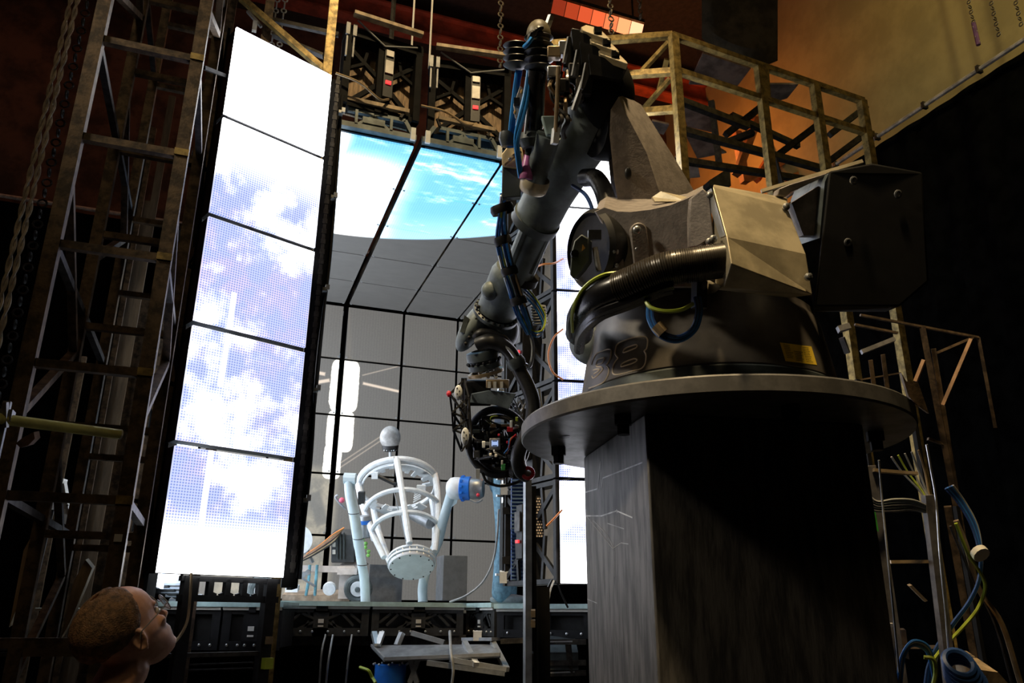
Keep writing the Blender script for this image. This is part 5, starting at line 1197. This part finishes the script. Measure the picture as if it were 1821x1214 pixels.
PRF = [(-.120, .070, .035, .016), (-.114, .088, .012, .030), (-.100, .095, -.005, .041), (-.085, .093, -.022, .050), (-.070, .0965, -.036, .055), (-.058, .098, -.046, .059), (-.045, .094, -.056, .063), (-.028, .093, -.070, .067), (-.010, .089, -.083, .070), (.008, .085, -.092, .072), (.022, .090, -.099, .074), (.034, .096, -.104, .0755), (.055, .0955, -.107, .0765), (.075, .089, -.101, .073), (.093, .076, -.089, .064), (.108, .056, -.068, .049), (.119, .032, -.042, .030), (.125, .008, -.015, .010)]
rg = []
for u, ff, fb, w_ in PRF:
    row = []
    for k in range(28):
        a = 2*PI*k/28; c_, s_ = math.cos(a), math.sin(a); ex = .85
        row.append(H((ff+fb)/2+(ff-fb)/2*math.copysign(abs(c_)**ex, c_), u, w_*math.copysign(abs(s_)**ex, s_)))
    rg.append(row)
b.loft(rg)
b.ball(H(.108, -.034), (.014, .012, .010), hx, 12, 8).tube([H(.084, .018), H(.098, -.010), H(.108, -.032)], [.008, .009, .010], 10)
b.ball(H(.094, -.066), (.009, .022, .007), hx, 12, 8).ball(H(.092, -.079), (.009, .018, .007), hx, 12, 8).ball(H(.084, -.104), (.016, .020, .014), hx, 12, 8)
for s in (-1, 1):
    b.ball(H(.100, -.038, s*.011), (.008, .007, .006), hx, 10, 6); b.ball(H(.066, -.022, s*.042), (.022, .018, .018), hx, 12, 8); b.ball(H(.084, .027, s*.028), (.010, .024, .007), hx, 12, 8)
    e = H(-.012, -.003, s*.074); ea = ((hf*.95+hu*.1-hl*s*-.25).normalized(), (hl*s+hf*-.3).normalized(), hu)
    b.torus(e, .020, .0062, (ea[0]*.72, hu*1.4, ea[1]), 20, 8); b.ball(e-hf*-.004, (.013, .004, .02), ea, 10, 8); b.ball(e-hu*.026+hf*.004, (.009, .006, .012), ea, 10, 8)
nk = H(-.045, -.07); nb = V((HC.x-hz.x*.085, HC.y-hz.y*.085, HC.z-.235)); sh = nb-Z_*.03
limb(b, [nk, (nk+nb)/2+hz*.008, nb], [.058, .056, .064])
px_ = hz.copy(); ls = hl.copy(); ls.z = 0; ls.normalize(); pel = V((nb.x, nb.y, .98))
limb(b, [nb-Z_*.03, nb-Z_*.16, nb-Z_*.34, pel], [.09, .12, .12, .12])
arms = []
for s in (-1, 1):
    S_ = nb-Z_*.075+ls*s*.17; El = S_-Z_*.29+ls*s*.05-px_*.02; Wr = El-Z_*.25+px_*.05
    limb(b, [nb-Z_*.06+ls*s*.06, S_, El, Wr], [.06, .052, .04, .028]); arms.append((S_, El, Wr))
    b.ball(Wr-Z_*.05, (.022, .038, .05), (ls, px_, Z_), 12, 10)
    for k in range(4):
        o = px_*(-.027+.018*k); L = (.065, .075, .072, .058)[k]; b.tube([Wr-Z_*.08+o, Wr-Z_*(.08+L*.55)+o+ls*s*-.004, Wr-Z_*(.08+L)+o-ls*s*.014], [.0095, .009, .007], 8)
    b.tube([Wr-Z_*.035+px_*.03, Wr-Z_*.07+px_*.052, Wr-Z_*.095+px_*.055], [.011, .010, .008], 8)
    Hp = pel+ls*s*.09; Kn = V((Hp.x+ls.x*s*.015, Hp.y+ls.y*s*.015, .51)); An = V((Kn.x-px_.x*.02, Kn.y-px_.y*.02, .10))
    limb(b, [Hp, Kn, An], [.088, .056, .04]); b.ball(An-Z_*.06+px_*.07, (.13, .045, .04), (px_, ls, Z_), 14, 8)
body = blob('body', b, SKIN, man, .0042, 5)
h = MB()
# hair: cap around back and sides, thin on the crown
rows = []
for j in range(15):
    tt = j/14; row = []
    for i in range(41):
        a = PI*(-1.0)+2*PI*i/40
        row.append((tt, a))
    rows.append(row)
vs = []; 
for row in rows:
    r_ = []
    for tt, a in row:
        ca = math.cos(a)                          # ca = 1 towards the face
        low = (2.05 if ca < .0 else 2.05-ca*1.62)+.05*math.sin(a*31)
        th = .12+(low-.12)*tt
        d = V((math.sin(th)*math.cos(a), math.sin(th)*math.sin(a), math.cos(th)))
        k = 1.035+.012*math.sin(a*23+th*9)*math.sin(th*17)-.055*max(0, (tt-.8)/.2)**1.5
        r_.append(H(-.008, .043)+hf*(d.x*.103*k)+hl*(d.y*.078*k)+hu*(d.z*.084*k))
    vs.append(r_)
h.loft(vs, closed=False)
ho = h.build('hair', HAIR, man); md = ho.modifiers.new('solid', 'SOLIDIFY'); md.thickness = .006; md.offset = 0
g = MB()
for s in (-1, 1):
    c = H(.112, .005, s*.034); g.torus(c, .023, .0016, ((hl*.95-hf*s*.2).normalized(), hu, hf), 24, 6)
    g.tube([H(.110, .010, s*.057), H(.06, .012, s*.074), H(.0, .012, s*.082), H(-.012, .0, s*.083)], .0015, 6)
g.tube([H(.113, .006, -.012), H(.116, .008, 0), H(.113, .006, .012)], .0016, 6)
gl = g.build('glasses', STEEL, man)
L_ = MB()
for s in (-1, 1): L_.lathe([(0, 0), (.022, 0), (.022, .0015), (0, .0015)], H(.112, .005, s*.034), (hf+hl*s*.2), 20)
lm, nt, bs = newmat('lens_glass'); bs.inputs['Roughness'].default_value = .05; bs.inputs['Transmission Weight'].default_value = .9; bs.inputs['Base Color'].default_value = (.9, .95, 1, 1)
L_.build('lenses', lm, gl)
ey = MB()
for s in (-1, 1): ey.ball(H(.080, .004, s*.031), .012, hx, 12, 8)
ey.build('eyes', mat('eye_white', (.75, .72, .7), .2), man)
c = MB()
limb(c, [nb-Z_*.06, nb-Z_*.17, nb-Z_*.36, pel], [.105, .145, .14, .135])
c.lathe([(.07, -.03), (.073, .0), (.09, -.045)], nb-Z_*.005, Z_, 20)
for s, (S_, El, Wr) in zip((-1, 1), arms): limb(c, [nb-Z_*.075+ls*s*.05, S_, S_.lerp(El, .8)], [.075, .068, .056])
blob('shirt', c, mat('dark_shirt', (.02, .018, .018), .85, 0, .3), man, .012, 4)
c = MB()
limb(c, [pel+Z_*.05, pel-Z_*.04], [.135, .14])
for s in (-1, 1):
    Hp = pel+ls*s*.09; limb(c, [Hp, V((Hp.x+ls.x*s*.015, Hp.y+ls.y*s*.015, .51)), V((Hp.x-px_.x*.01, Hp.y-px_.y*.01, .09))], [.10, .072, .062])
blob('trousers', c, mat('dark_trousers', (.02, .022, .028), .85), man, .012, 4)
c = MB()
for s in (-1, 1):
    Hp = pel+ls*s*.10; c.ball(V((Hp.x+px_.x*.05, Hp.y+px_.y*.05, .045)), (.15, .055, .045), (px_, ls, Z_), 16, 10)
blob('shoes', c, BLK2, man, .012, 4)
# person on the platform
fp = at(897, 1062, 5.75); F0 = V((fp.x, fp.y, 1.695)); fw = V((CR.x, CR.y, 0)).normalized(); sd = V((CF.x, CF.y, 0)).normalized()
p2 = thing('person', 'person in light blue jeans standing on the platform behind the corner post', 'person', F0)
b = MB(); pel = F0+Z_*.93; nb = F0+Z_*1.46+fw*.05
limb(b, [pel, pel+Z_*.25+fw*.01, nb-Z_*.08, nb], [.11, .115, .12, .055]); hd = nb+Z_*.19+fw*.03
b.ball(hd, (.095, .075, .115), (fw, sd, Z_), 18, 12).ball(hd+fw*.085-Z_*.015, (.02, .014, .02), nu=8, nv=6).ball(hd-Z_*.08+fw*.04, (.05, .05, .04), nu=12, nv=8); limb(b, [nb, hd-Z_*.08], [.052, .05])
for s in (-1, 1):
    b.ball(hd+sd*s*.076, (.02, .008, .03), (fw, sd, Z_), 8, 6)
    S_ = nb-Z_*.07+sd*s*.17; El = S_-Z_*.28+sd*s*.04+fw*.02; Wr = El+fw*.20-Z_*.10
    limb(b, [nb-Z_*.05+sd*s*.06, S_, El, Wr], [.055, .05, .038, .027]); b.ball(Wr+fw*.045-Z_*.02, (.05, .02, .036), (fw, sd, Z_), 10, 8)
    for k in range(4): b.tube([Wr+fw*.08+Z_*(-.045+.017*k), Wr+fw*.12+Z_*(-.05+.017*k), Wr+fw*.145+Z_*(-.065+.017*k)], [.009, .0085, .007], 7)
    b.tube([Wr+fw*.03+Z_*.01, Wr+fw*.06+Z_*.03, Wr+fw*.085+Z_*.03], [.010, .009, .007], 7)
    Hp = pel+sd*s*.09-Z_*.04; An = F0+sd*s*.11+Z_*.09+fw*(.02*s); limb(b, [Hp, (Hp+An)/2+fw*.02, An], [.085, .055, .04]); b.ball(An+fw*.06-Z_*.055, (.12, .045, .035), (fw, sd, Z_), 12, 8)
blob('body', b, SKIN, p2, .007, 4)
c = MB(); limb(c, [pel+Z_*.06, pel-Z_*.05], [.125, .13])
for s in (-1, 1):
    Hp = pel+sd*s*.09-Z_*.04; An = F0+sd*s*.11+Z_*.07+fw*(.02*s); limb(c, [Hp, (Hp+An)/2+fw*.02, An], [.105, .08, .072])
blob('jeans', c, mat('light_denim', (.14, .28, .38), .8, 0, .2, 30, .1), p2, .01, 3)
c = MB(); limb(c, [pel+Z_*.02, pel+Z_*.25+fw*.01, nb-Z_*.1], [.13, .13, .14])
for s in (-1, 1): S_ = nb-Z_*.07+sd*s*.17; limb(c, [nb-Z_*.06+sd*s*.05, S_, S_-Z_*.2+sd*s*.03], [.07, .065, .055])
blob('shirt', c, mat('navy_shirt', (.02, .03, .05), .85), p2, .01, 3)
MB().ball(hd+Z_*.03-fw*.015, (.10, .082, .10), (fw, sd, Z_), 18, 12, 0, 1.7).build('hair', HAIR, p2)
c = MB()
for s in (-1, 1): c.ball(F0+sd*s*.11+fw*(.05+.02*s)+Z_*.035, (.14, .055, .04), (fw, sd, Z_), 14, 8)
blob('shoes', c, mat('grey_shoes', (.25, .3, .32), .6), p2, .01, 3)
MB().box(pel+Z_*.0-fw*.12-sd*.1, (.04, .10, .16), (fw, sd, Z_)).build('belt_pouch', BLK2, p2, bev=.01)
# ================================================================== light
def lamp(kind, name, loc, tgt, power, col, size=.5, spot=None, blend=.5):
    d = bpy.data.lights.new(name, kind); d.energy = power; d.color = col
    if kind == 'AREA': d.size = size
    elif kind == 'SPOT': d.shadow_soft_size = size; d.spot_size = math.radians(spot); d.spot_blend = blend
    else: d.shadow_soft_size = size
    o = bpy.data.objects.new(name, d); COL.objects.link(o); o.location = loc
    o.rotation_euler = (V(tgt)-V(loc)).to_track_quat('-Z', 'Y').to_euler(); return o
WARM = (1, .74, .40)
lamp('SPOT', 'work_light', (.35, .5, 8.0), (1.75, 2.5, 2.9), 1700, WARM, .2, 33, .35)
lamp('SPOT', 'side_light', (-3.0, 2.3, 5.6), (1.45, 2.45, 2.95), 560, (1, .86, .64), .25, 42, .5)
lamp('SPOT', 'added_head_spot', (-.9, .3, 6.5), (HC.x, HC.y, HC.z), 260, WARM, .15, 14, .6)  # added narrow spot that brightens the man's head, no lamp seen there
lamp('SPOT', 'rigging_light', (.6, 1.6, 8.8), (1.6, 4.9, 5.4), 900, WARM, .2, 44, .6)
lamp('AREA', 'work_light_grid', (-1.8, -1.5, 8.5), (-.2, 3.2, 3.0), 24, WARM, 1.5)
lamp('SPOT', 'wall_light', (3.4, .4, 9.0), (6.6, 2.9, 7.6), 700, (1, .80, .36), .2, 75, .8)
lamp('POINT', 'orange_light', (5.3, 8.2, 7.6), (5, 8, 7), 90, (1, .30, .06), .3)
lamp('AREA', 'roof_light', (-3.2, 7.5, 9.3), (-1.5, 10, 6), 5, (1, .38, .18), 1.5)
w = bpy.data.worlds.new('world'); S.world = w; w.use_nodes = True
w.node_tree.nodes['Background'].inputs[0].default_value = (.02, .018, .016, 1); w.node_tree.nodes['Background'].inputs[1].default_value = .01
S.view_settings.view_transform = 'Standard'; S.view_settings.look = 'None'; S.view_settings.exposure = 0; S.view_settings.gamma = 1
S.view_settings.use_curve_mapping = False
S.cycles.use_denoising = True
S.cycles.max_bounces = 6
